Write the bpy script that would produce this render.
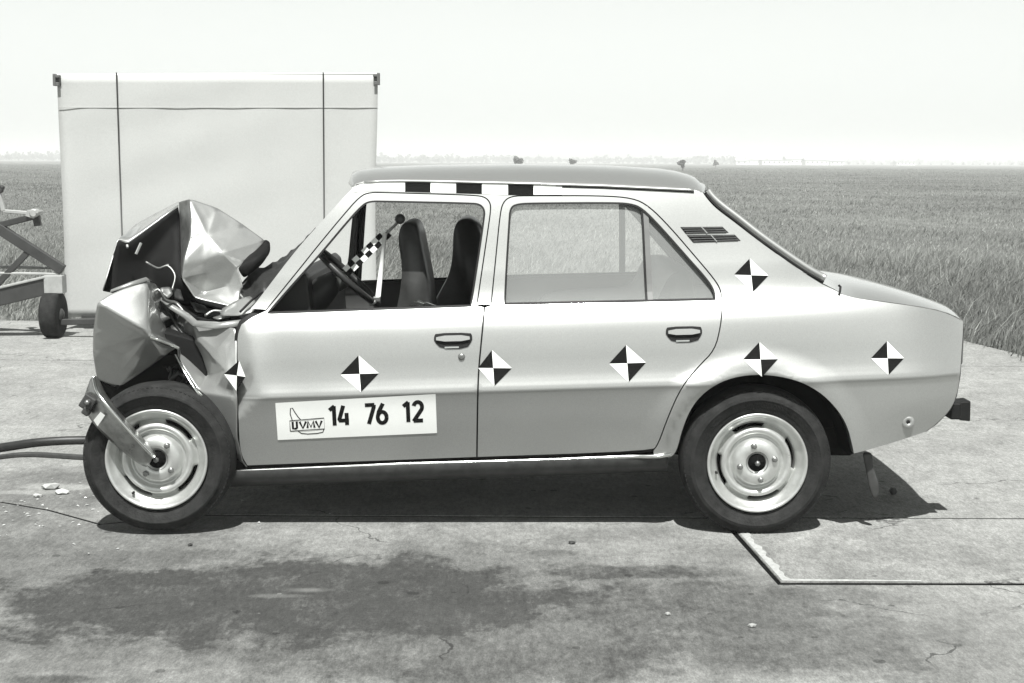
import bpy, bmesh, math, random
import numpy as np
from mathutils import Vector, Matrix
from mathutils.geometry import delaunay_2d_cdt
random.seed(7); rng = np.random.default_rng(11)
S_ = bpy.context.scene
for o in list(bpy.data.objects): bpy.data.objects.remove(o)
COL = S_.collection
R_ = math.radians

# ------------------------------------------------------------------ camera
F, H = 1437.0, 1.47
TH, ROLL = math.atan(180 / F), R_(0.3)
cam = bpy.data.cameras.new('camera'); cam.lens = F / 1024 * 36; cam.sensor_width = 36
cam.clip_start = .05; cam.clip_end = 12000
camo = bpy.data.objects.new('camera', cam); COL.objects.link(camo)
MC = (Matrix.Rotation(math.pi / 2 - TH, 3, 'X') @ Matrix.Rotation(ROLL, 3, 'Z'))
camo.matrix_world = Matrix.Translation((0, 0, H)) @ MC.to_4x4()
S_.camera = camo
S_.render.resolution_x, S_.render.resolution_y = 1024, 683

# ------------------------------------------------------------------ sky, sun, exposure
SUN_EL = 61.0
w = bpy.data.worlds.new('World'); S_.world = w; w.use_nodes = True
nt = w.node_tree; nt.nodes.clear()
out = nt.nodes.new('ShaderNodeOutputWorld'); bg = nt.nodes.new('ShaderNodeBackground')
sk = nt.nodes.new('ShaderNodeTexSky'); sk.sky_type = 'NISHITA'; sk.sun_disc = False
sk.sun_elevation = R_(SUN_EL); sk.sun_rotation = R_(180); sk.dust_density = 2; sk.air_density = 1.2; sk.ozone_density = 1
bw = nt.nodes.new('ShaderNodeRGBToBW')
# monochrome film: the sky's luminance only, lifted by the white summer haze that the photograph shows
ma = nt.nodes.new('ShaderNodeMath'); ma.operation = 'MULTIPLY_ADD'; ma.inputs[1].default_value = .42; ma.inputs[2].default_value = 0
# white veil of summer haze all round the horizon, thinning with height
gc = nt.nodes.new('ShaderNodeTexCoord'); sx = nt.nodes.new('ShaderNodeSeparateXYZ'); nt.links.new(gc.outputs['Generated'], sx.inputs[0])
def wm(op, a, b):
    k = nt.nodes.new('ShaderNodeMath'); k.operation = op
    for i, v in enumerate((a, b)):
        if isinstance(v, (int, float)): k.inputs[i].default_value = v
        else: nt.links.new(v, k.inputs[i])
    return k.outputs[0]
veil = wm('MULTIPLY', wm('POWER', wm('SUBTRACT', 1.0, wm('MULTIPLY', sx.outputs[2], sx.outputs[2])), 8.0), 3.15)
nt.links.new(veil, ma.inputs[2])
tint = nt.nodes.new('ShaderNodeCombineColor')
mg = nt.nodes.new('ShaderNodeMath'); mg.operation = 'MULTIPLY'; mg.inputs[1].default_value = .965
nt.links.new(sk.outputs[0], bw.inputs[0]); nt.links.new(bw.outputs[0], ma.inputs[0])
nt.links.new(ma.outputs[0], mg.inputs[0])
nt.links.new(mg.outputs[0], tint.inputs[0]); nt.links.new(ma.outputs[0], tint.inputs[1]); nt.links.new(mg.outputs[0], tint.inputs[2])
nt.links.new(tint.outputs[0], bg.inputs[0]); bg.inputs[1].default_value = .12
nt.links.new(bg.outputs[0], out.inputs[0])
sun = bpy.data.lights.new('sun', 'SUN'); sun.energy = 5.0; sun.angle = R_(.53); sun.color = (1, 1, .975)
suno = bpy.data.objects.new('sun', sun); COL.objects.link(suno)
suno.location = (0, -20, 36)
suno.rotation_euler = (R_(90 - SUN_EL), 0, 0)
S_.view_settings.view_transform = 'Standard'; S_.view_settings.look = 'None'
S_.view_settings.exposure = .74; S_.view_settings.gamma = 1; S_.view_settings.use_curve_mapping = False

# ------------------------------------------------------------------ pixels to places
def ray(px, py): return MC @ Vector(((px - 512) / F, -(py - 341.5) / F, -1))
def U(px, py, Y):
    d = ray(px, py); return Vector((0, 0, H)) + d * (Y / d.y)
def G(px, py, z=0):
    d = ray(px, py); return Vector((0, 0, H)) + d * ((z - H) / d.z)

# ------------------------------------------------------------------ materials
def mat(name, col=.5, rough=.6, metal=0, var=.0, vscale=8, bump=0, bscale=60, coat=0, spec=.5, stretch=(1, 1, 1), rvar=0):
    m = bpy.data.materials.new(name); m.use_nodes = True
    n = m.node_tree.nodes; l = m.node_tree.links; p = n['Principled BSDF']
    c = (col * .985, col, col * .975) if not isinstance(col, tuple) else col
    p.inputs['Base Color'].default_value = (*c, 1)
    p.inputs['Roughness'].default_value = rough; p.inputs['Metallic'].default_value = metal
    p.inputs['Coat Weight'].default_value = coat; p.inputs['Coat Roughness'].default_value = .08
    p.inputs['Specular IOR Level'].default_value = spec
    if var or bump or rvar:
        tc = n.new('ShaderNodeTexCoord'); mp = n.new('ShaderNodeMapping'); mp.inputs['Scale'].default_value = stretch
        l.new(tc.outputs['Object'], mp.inputs['Vector'])
    if var or rvar:
        a = n.new('ShaderNodeTexNoise'); a.inputs['Scale'].default_value = vscale; a.inputs['Detail'].default_value = 8
        a.inputs['Roughness'].default_value = .62
        l.new(mp.outputs[0], a.inputs['Vector'])
    if var:
        r = n.new('ShaderNodeMapRange'); r.inputs[1].default_value = .25; r.inputs[2].default_value = .75
        r.inputs[3].default_value = 1 - var; r.inputs[4].default_value = 1 + var
        mx = n.new('ShaderNodeMix'); mx.data_type = 'RGBA'; mx.blend_type = 'MULTIPLY'; mx.inputs[0].default_value = 1
        mx.inputs[6].default_value = (*c, 1)
        l.new(a.outputs[0], r.inputs[0]); l.new(r.outputs[0], mx.inputs[7]); l.new(mx.outputs[2], p.inputs['Base Color'])
    if rvar:
        r2 = n.new('ShaderNodeMapRange'); r2.inputs[1].default_value = .25; r2.inputs[2].default_value = .75
        r2.inputs[3].default_value = rough - rvar; r2.inputs[4].default_value = rough + rvar
        l.new(a.outputs[0], r2.inputs[0]); l.new(r2.outputs[0], p.inputs['Roughness'])
    if bump:
        b = n.new('ShaderNodeTexNoise'); b.inputs['Scale'].default_value = bscale; b.inputs['Detail'].default_value = 6
        bp = n.new('ShaderNodeBump'); bp.inputs['Strength'].default_value = bump; bp.inputs['Distance'].default_value = .01
        l.new(mp.outputs[0], b.inputs['Vector']); l.new(b.outputs[0], bp.inputs['Height']); l.new(bp.outputs[0], p.inputs['Normal'])
    return m
M = {}
M['paint'] = mat('silver_car_paint', .37, .40, .62, var=.16, vscale=330, coat=1.0, bump=.012, bscale=9)
M['inner'] = mat('black_inner_panel', .006, .75, 0, spec=.2, var=.4, vscale=14, bump=.2, bscale=20)
M['under'] = mat('black_underseal', .006, .95, spec=.05, var=.3, bump=.4, bscale=80)
M['rubber'] = mat('black_rubber', .007, .6, spec=.25, var=.2, vscale=30)
M['tyre'] = mat('worn_tyre_rubber', .017, .85, spec=.25, var=.7, vscale=22, bump=.3, bscale=120)
M['rim'] = mat('painted_steel_rim', .62, .34, .75, var=.12, vscale=25, rvar=.08)
M['chrome'] = mat('bright_chrome', .72, .18, 1, var=.1, vscale=20, rvar=.06)
M['dullmetal'] = mat('dull_metal', .25, .4, .8, var=.3, vscale=40)
M['darkmetal'] = mat('dark_metal', .05, .5, .3, var=.3, vscale=30)
M['white'] = mat('white_sticker', .82, .5, var=.02, vscale=30)
M['black'] = mat('black_sticker', .007, .8, spec=.1, var=.2, vscale=30)
M['vinyl'] = mat('black_vinyl', .022, .45, spec=.35, var=.25, vscale=20, bump=.12, bscale=40)
M['seat'] = mat('black_seat_vinyl', .045, .36, var=.25, vscale=20, bump=.15, bscale=30)
M['trim'] = mat('grey_door_trim', .13, .55, var=.15, vscale=10)
M['rodwhite'] = mat('white_rod_paint', .7, .4, var=.05)
M['screen'] = mat('white_screen_cloth', .40, .9, var=.07, vscale=70, bump=.25, bscale=6)
M['pole'] = mat('dark_pole', .10, .5)
M['trailer'] = mat('dark_trailer_paint', .035, .55, .1, var=.35, vscale=8, bump=.1, bscale=30)
M['pale'] = mat('pale_trailer_steel', .34, .5, .2, var=.2, vscale=14)
M['hose'] = mat('black_hose_rubber', .02, .5, var=.3, vscale=20)
M['ink'] = mat('black_ink', .008, .8, spec=.1)
M['sill'] = mat('dark_sill_paint', .05, .5, .5, var=.4, vscale=20)

def glass_mat(name, dust_glare, tintv):
    m = bpy.data.materials.new(name); m.use_nodes = True
    n = m.node_tree.nodes; l = m.node_tree.links; n.clear()
    o = n.new('ShaderNodeOutputMaterial'); t = n.new('ShaderNodeBsdfTransparent'); t.inputs[0].default_value = (tintv, tintv, tintv, 1)
    d = n.new('ShaderNodeBsdfDiffuse'); d.inputs[0].default_value = (.78, .8, .78, 1)  # pale diffuse share paints sky reflection as well as dust into the glass
    gl = n.new('ShaderNodeBsdfGlossy'); gl.inputs['Roughness'].default_value = .05
    tc = n.new('ShaderNodeTexCoord'); no = n.new('ShaderNodeTexNoise'); no.inputs['Scale'].default_value = 9; no.inputs['Detail'].default_value = 8
    mr = n.new('ShaderNodeMapRange'); mr.inputs[3].default_value = dust_glare * .9; mr.inputs[4].default_value = dust_glare * 1.1
    m1 = n.new('ShaderNodeMixShader'); m2 = n.new('ShaderNodeMixShader'); fr = n.new('ShaderNodeFresnel'); fr.inputs[0].default_value = 1.5
    l.new(tc.outputs['Object'], no.inputs['Vector']); l.new(no.outputs[0], mr.inputs[0]); l.new(mr.outputs[0], m1.inputs[0])
    l.new(t.outputs[0], m1.inputs[1]); l.new(d.outputs[0], m1.inputs[2])
    l.new(fr.outputs[0], m2.inputs[0]); l.new(m1.outputs[0], m2.inputs[1]); l.new(gl.outputs[0], m2.inputs[2]); l.new(m2.outputs[0], o.inputs[0])
    return m
M['glass'] = glass_mat('dusty_sky_glare_glass', .21, .97)
M['glass2'] = glass_mat('clean_window_glass', .02, .97)

# ------------------------------------------------------------------ object helpers
def link(o, parent=None):
    COL.objects.link(o)
    if parent:
        o.parent = parent
        b = Vector((0, 0, 0)); q = parent
        while q: b += q.location; q = q.parent
        o.location = o.location - b
    return o
def make(name, verts, faces, material, parent=None, smooth=True, normals=None, origin=None, **tags):
    verts = [Vector(v) for v in verts]
    if origin is None:
        xs = [v.x for v in verts]; ys = [v.y for v in verts]; zs = [v.z for v in verts]
        origin = Vector(((min(xs) + max(xs)) / 2, (min(ys) + max(ys)) / 2, min(zs)))
    origin = Vector(origin)
    me = bpy.data.meshes.new(name)
    me.from_pydata([v - origin for v in verts], [], faces)
    me.validate()
    if smooth: me.polygons.foreach_set('use_smooth', [True] * len(me.polygons))
    me.materials.append(M[material] if isinstance(material, str) else material)
    if normals is not None and len(normals) == len(me.vertices): me.normals_split_custom_set_from_vertices([tuple(n) for n in normals])
    me.update()
    o = bpy.data.objects.new(name, me); o.location = origin
    link(o, parent)
    for k, v in tags.items(): o[k] = v
    return o
def empty(name, loc, parent=None, **tags):
    o = bpy.data.objects.new(name, None); o.location = loc; o.empty_display_size = .2
    link(o, parent)
    for k, v in tags.items(): o[k] = v
    return o
def mirror_y(vs): return [Vector((v.x, 2 * YC - v.y, v.z)) for v in vs]
def box_v(c, s, rot=None):
    vs = [Vector((sx * s[0] / 2, sy * s[1] / 2, sz * s[2] / 2)) for sx in (-1, 1) for sy in (-1, 1) for sz in (-1, 1)]
    if rot is not None: vs = [rot @ v for v in vs]
    f = [(0, 1, 3, 2), (4, 6, 7, 5), (0, 4, 5, 1), (2, 3, 7, 6), (0, 2, 6, 4), (1, 5, 7, 3)]
    return [v + Vector(c) for v in vs], f
def bev(o, wd=.004, seg=2):
    m = o.modifiers.new('bevel', 'BEVEL'); m.width = wd; m.segments = seg; m.limit_method = 'ANGLE'; m.angle_limit = R_(35)
    return o
def join(parts):
    V, Fc = [], []
    for v, f in parts:
        k = len(V); V += v; Fc += [tuple(i + k for i in q) for q in f]
    return V, Fc
def bar_v(a, b, wd, th, up=(0, 0, 1)):
    a, b = Vector(a), Vector(b); d = (b - a); L = d.length; d.normalize()
    u = Vector(up); s = d.cross(u)
    if s.length < 1e-4: s = d.cross(Vector((0, 1, 0)))
    s.normalize(); u = s.cross(d)
    rot = Matrix((d, s, u)).transposed()
    return box_v((a + b) / 2, (L, wd, th), rot)
def tube_v(pts, r, seg=10, closed=False):
    pts = [Vector(p) for p in pts]; n = len(pts); V, Fc = [], []
    up = Vector((0, .13, .99))
    for i, p in enumerate(pts):
        a = pts[i - 1] if (i or closed) else p; b = pts[(i + 1) % n] if (i < n - 1 or closed) else p
        d = (b - a).normalized(); s = d.cross(up)
        if s.length < .1: s = d.cross(Vector((1, 0, 0)))
        s.normalize(); u = s.cross(d)
        rr = r[i] if isinstance(r, (list, tuple)) else r
        for k in range(seg):
            t = 2 * math.pi * k / seg; V.append(p + (s * math.cos(t) + u * math.sin(t)) * rr)
    for i in range(n if closed else n - 1):
        j = (i + 1) % n
        for k in range(seg):
            k2 = (k + 1) % seg; Fc.append((i * seg + k, i * seg + k2, j * seg + k2, j * seg + k))
    if not closed:
        Fc.append(tuple(range(seg))); Fc.append(tuple(reversed(range((n - 1) * seg, n * seg))))
    return V, Fc
def lathe_v(prof, c, seg=64, axis='y', rad=None):
    # prof: list of (radius, offset along +y)
    V, Fc = [], []
    for k in range(seg):
        t = 2 * math.pi * k / seg
        for j, (r, y) in enumerate(prof):
            if rad: r, y = rad(r, y, t, j)
            V.append(Vector((c[0] + r * math.cos(t), c[1] + y, c[2] + r * math.sin(t))))
    n = len(prof)
    for k in range(seg):
        k2 = (k + 1) % seg
        for j in range(n - 1): Fc.append((k * n + j, k * n + j + 1, k2 * n + j + 1, k2 * n + j))
    return V, Fc
def spline(pts, n):
    pts = [Vector(p) for p in pts]; out_ = []
    P = [pts[0] * 2 - pts[1]] + pts + [pts[-1] * 2 - pts[-2]]
    for i in range(1, len(P) - 2):
        for k in range(n):
            t = k / n; a, b, c, d = P[i - 1:i + 3]
            out_.append(.5 * ((2 * b) + (c - a) * t + (2 * a - 5 * b + 4 * c - d) * t * t + (3 * b - a - 3 * c + d) * t ** 3))
    out_.append(pts[-1]); return out_

# ------------------------------------------------------------------ the car's side surface y = f(x, h)
Y0 = 5.56; YC = Y0 + .805; TILT = .036
def pchip(xs, ys):
    xs = np.array(xs, float); ys = np.array(ys, float); hh = np.diff(xs); dl = np.diff(ys) / hh
    m = np.zeros(len(xs)); m[0] = dl[0]; m[-1] = dl[-1]
    for i in range(1, len(xs) - 1):
        if dl[i - 1] * dl[i] > 0:
            w1 = 2 * hh[i] + hh[i - 1]; w2 = hh[i] + 2 * hh[i - 1]; m[i] = (w1 + w2) / (w1 / dl[i - 1] + w2 / dl[i])
    def f(x):
        x = min(max(x, xs[0]), xs[-1]); i = min(int(np.searchsorted(xs, x, 'right')) - 1, len(xs) - 2)
        t = (x - xs[i]) / hh[i]
        return float((1 + 2 * t) * (1 - t) ** 2 * ys[i] + t * (1 - t) ** 2 * hh[i] * m[i] + t * t * (3 - 2 * t) * ys[i + 1] + t * t * (t - 1) * hh[i] * m[i + 1])
    return f
PROF = pchip([.15, .22, .27, .31, .36, .45, .54, .570, .582, .594, .612, .64, .68, .73, .78, .83, .87, .905, .93, 1.05, 1.38, 1.45],
             [.19, .112, .080, .067, .052, .026, .004, -.005, -.0105, -.0085, -.0025, .006, .0135, .020, .029, .042, .060, .083, .098, .135, .232, .262])
HUBR = U(756.6, 462.2, 5.60); HUBF = U(156.5, 459.5, 5.52)
DL0, DL1 = None, None
def smooth(a, b, x):
    t = min(max((x - a) / (b - a), 0), 1); return t * t * (3 - 2 * t)
def ysurf(X, h):
    po = PROF(h)
    if h < .57 and po > 0: po *= 1 - .6 * smooth(.2, 1.4, X)
    y = Y0 + po
    if X > 1.0:
        t = (X - 1.0) / .8
        y += .05 * t ** 2.2 + .045 * smooth(.58, .9, h) * smooth(0, 1, t)
        y += .05 * smooth(1.45, 1.84, X) ** 2
        y += .05 * smooth(.5, .25, h) * smooth(1.3, 1.8, X)
    # wheel arch flare
    z = h + TILT * X; r = math.hypot(X - HUBR.x + .01, (z - HUBR.z))
    if .28 < r < .48 and h > .25:
        e = smooth(.475, .385, r); y += -.016 * e + .012 * smooth(.372, .345, r)
    # buckled leading edge of the front door
    if X < -.85 and h < .93:
        lx = -1.075 + (.90 - h) * .30 if h > .585 else -1.075 + .095 - (.585 - h) * 1.2
        d = lx - X
        if d > -.02: y += .42 * (max(d + .02, 0) ** 2 / (.05 + max(d + .02, 0)))
        y -= .010 * math.exp(-((X + 1.0) / .05) ** 2 - ((h - .66) / .12) ** 2)
    if X < -.2 and .33 < h < .9: y += .0016 * smooth(-.2, -.9, X) * math.sin(19 * X + 4 * h) * math.sin(6 * h + 1)
    # faint hand-made waviness of pressed steel
    y += .0009 * math.sin(5.1 * X + 2.3 * h) + .0006 * math.sin(11.3 * X - 7 * h + 1)
    return y
def S(px, py, off=0):
    Y = Y0
    for _ in range(7):
        p = U(px, py, Y); Y = ysurf(p.x, p.z - TILT * p.x) + off
    return U(px, py, Y)
def W(X, h, off=0): return Vector((X, ysurf(X, h) + off, h + TILT * X))
def WN(X, h):
    e = .003
    gx = (ysurf(X + e, h - TILT * e) - ysurf(X - e, h + TILT * e)) / (2 * e)
    gz = (ysurf(X, h + e) - ysurf(X, h - e)) / (2 * e)
    return Vector((gx, -1, gz)).normalized()
def xh(px, py):
    p = S(px, py); return (p.x, p.z - TILT * p.x)
def chaikin(pts, it=2, closed=True):
    pts = [(p[0], p[1], len(p) > 2) for p in pts]
    for _ in range(it):
        q = []; n = len(pts)
        for i, p in enumerate(pts):
            if p[2] or (not closed and i in (0, n - 1)): q.append(p); continue
            a = pts[i - 1]; b = pts[(i + 1) % n]
            q.append((p[0] * .75 + a[0] * .25, p[1] * .75 + a[1] * .25, False)); q.append((p[0] * .75 + b[0] * .25, p[1] * .75 + b[1] * .25, False))
        pts = q
    return [(p[0], p[1]) for p in pts]
def dens(pts, st=.02, closed=True):
    o = []
    n = len(pts)
    for i in range(n if closed else n - 1):
        a = np.array(pts[i]); b = np.array(pts[(i + 1) % n]); L = np.linalg.norm(b - a)
        if L < 1e-5: continue
        k = max(1, int(round(L / st)))
        for j in range(k): o.append(tuple(a + (b - a) * j / k))
    if not closed: o.append(tuple(pts[-1]))
    # drop near duplicates
    r = [o[0]]
    for p in o[1:]:
        if math.hypot(p[0] - r[-1][0], p[1] - r[-1][1]) > .0025: r.append(p)
    if closed and math.hypot(r[0][0] - r[-1][0], r[0][1] - r[-1][1]) < .0025: r.pop()
    return r
def area(p): return sum(p[i - 1][0] * p[i][1] - p[i][0] * p[i - 1][1] for i in range(len(p))) / 2
def inset(p, d):
    n = len(p); s = 1 if area(p) > 0 else -1; o = []
    for i in range(n):
        a = np.array(p[i - 1]); b = np.array(p[i]); c = np.array(p[(i + 1) % n])
        t1 = (b - a) / (np.linalg.norm(b - a) + 1e-9); t2 = (c - b) / (np.linalg.norm(c - b) + 1e-9)
        n1 = np.array((-t1[1], t1[0])) * s; n2 = np.array((-t2[1], t2[0])) * s
        m = n1 + n2; L = np.linalg.norm(m); m = m / L if L > .3 else n1
        o.append(tuple(b + m * d / max(.5, float(m @ n1))))
    return o
def pip(pts, poly):
    x, y = pts[:, 0], pts[:, 1]; r = np.zeros(len(pts), bool); n = len(poly)
    for i in range(n):
        x1, y1 = poly[i - 1]; x2, y2 = poly[i]
        c = ((y1 > y) != (y2 > y)) & (x < (x2 - x1) * (y - y1) / (y2 - y1 + 1e-12) + x1); r ^= c
    return r
def pxpoly(px, it=2): return dens([xh(*p) for p in chaikin(px, it)])
def panel(name, outline, holes, material, parent, off=0, gap=0, hgap=0, rim=.025, sp=.022, far=False, wfun=None, nfun=None, **tags):
    wf = wfun or W; nf = nfun or WN
    loops = [inset(outline, gap) if gap else outline] + [inset(q, -hgap) if hgap else q for q in holes]
    ol = np.array(loops[0]); lo = ol.min(0); hi = ol.max(0)
    hs = [h_ for h_ in np.arange(lo[1], hi[1], sp)]
    if lo[1] < .56 and hi[1] > .66:
        hs = [q for q in hs if not .556 < q < .652] + [.560, .567, .573, .578, .5825, .588, .594, .601, .608, .616, .625, .634, .643]
    hs = sorted(hs); g = []
    for i, h_ in enumerate(hs):
        for x in np.arange(lo[0], hi[0], sp): g.append((x, h_))
    g = np.array(g); k = pip(g, loops[0])
    for q in loops[1:]: k &= ~pip(g, q)
    g = g[k]; B = np.concatenate([np.array(q) for q in loops])
    if len(g):
        dm = np.array([np.min((B[:, 0] - p[0]) ** 2 + (B[:, 1] - p[1]) ** 2) for p in g]); g = g[dm > (sp * .42) ** 2]
    vs = []; ed = []
    for q in loops:
        b0 = len(vs); vs += [Vector(p) for p in q]; ed += [(b0 + i, b0 + (i + 1) % len(q)) for i in range(len(q))]
    vs += [Vector(p) for p in g]
    ov, oe, of, *_ = delaunay_2d_cdt(vs, ed, [], 0, 1e-6)
    ce = np.array([np.mean([ov[i] for i in f], axis=0) for f in of])
    k = pip(ce, loops[0])
    for q in loops[1:]: k &= ~pip(ce, q)
    tris = []
    for f, ok in zip(of, k):
        if ok:
            a, b, c = (ov[i] for i in f)
            ar = (b - a).cross(c - a)
            tris.append(tuple(f) if ar > 0 else tuple(reversed(f)))
    V = [wf(p.x, p.y, off) for p in ov]; N = [nf(p.x, p.y) for p in ov]; Fc = list(tris)
    if rim:
        cnt = {}
        for t in tris:
            for i in range(3):
                a, b = t[i], t[(i + 1) % 3]; key = (min(a, b), max(a, b)); cnt[key] = None if key in cnt else (a, b)
        dup = {}
        def vid(i, d):
            if (i, d) not in dup:
                dup[(i, d)] = len(V); V.append(V[i] + Vector((0, d, 0))); N.append(Vector((0, 0, 0)))
            return dup[(i, d)]
        for e in cnt.values():
            if e: a, b = e; Fc.append((vid(b, 0), vid(a, 0), vid(a, rim), vid(b, rim)))
    if far:
        V = mirror_y(V); N = [Vector((n.x, -n.y, n.z)) for n in N]; Fc = [tuple(reversed(f)) for f in Fc]
    # x right, h up, viewed from -y: counter-clockwise faces already look towards the camera
    return make(name, V, Fc, material, parent, True, N, **tags)
def ribbon(name, path, wd, material, parent, off=0, closed=False, th=0, far=False, **tags):
    # flat strip that follows the car's side along a path in (x, h)
    n = len(path); V = []; Fc = []
    for i in range(n):
        a = np.array(path[i - 1] if (i or closed) else path[i]); b = np.array(path[(i + 1) % n] if (i < n - 1 or closed) else path[i])
        t = (b - a) / (np.linalg.norm(b - a) + 1e-9); nn = np.array((-t[1], t[0])); p = np.array(path[i])
        for s in (-1, 1):
            q = p + nn * s * wd / 2; V.append(W(q[0], q[1], off))
        if th:
            for s in (1, -1):
                q = p + nn * s * wd / 2; V.append(W(q[0], q[1], off + th))
    k = 4 if th else 2
    for i in range(n if closed else n - 1):
        j = (i + 1) % n
        for c in range(k if th else 1): Fc.append((i * k + c, i * k + (c + 1) % k, j * k + (c + 1) % k, j * k + c))
    if th and not closed: Fc += [(3, 2, 1, 0), tuple(range((n - 1) * k, n * k))]
    if far: V = mirror_y(V)
    return make(name, V, Fc, material, parent, not th, **tags)
def crumple(name, verts, faces, material, parent, crease=.55, th=.004, levels=2, sharp=(), far=False, noise=.0, poke=0, **tags):
    V = [U(*v) for v in verts]; soft = set()
    if poke:
        rn = random.Random(len(verts)); nf = []
        for f in faces:
            k = len(V); wts = [rn.uniform(.6, 1.5) for _ in f]; c = sum((V[i] * q for i, q in zip(f, wts)), Vector()) / sum(wts)
            nrm = (V[f[1]] - V[f[0]]).cross(V[f[2]] - V[f[0]]); ar = nrm.length
            if ar < .004: nf.append(f); continue
            nrm.normalize(); V.append(c + nrm * rn.uniform(-1, 1) * poke * min(1.6, .5 + ar * 18))
            for i in range(len(f)): nf.append((f[i], f[(i + 1) % len(f)], k)); soft.add((min(f[i], k), max(f[i], k)))
        faces = nf
    if far: V = mirror_y(V)
    o = make(name, V, faces, material, parent, True, **tags)
    me = o.data; rnd_c = lambda k: (.75 if (k[0] * 7 + k[1] * 3) % 3 == 0 else .3)
    at = me.attributes.new('crease_edge', 'FLOAT', 'EDGE')
    sh = {(min(a, b), max(a, b)) for a, b in sharp}
    for e in me.edges:
        k = (min(e.vertices), max(e.vertices)); at.data[e.index].value = .97 if k in sh else (rnd_c(k) if k in soft else crease)
    s = o.modifiers.new('subsurf', 'SUBSURF'); s.levels = levels; s.render_levels = levels
    if noise:
        t = bpy.data.textures.new(name, 'CLOUDS'); t.noise_scale = .07
        d = o.modifiers.new('dents', 'DISPLACE'); d.texture = t; d.strength = noise; d.texture_coords = 'GLOBAL'
    s = o.modifiers.new('solid', 'SOLIDIFY'); s.thickness = th; s.offset = 0
    return o

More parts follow.
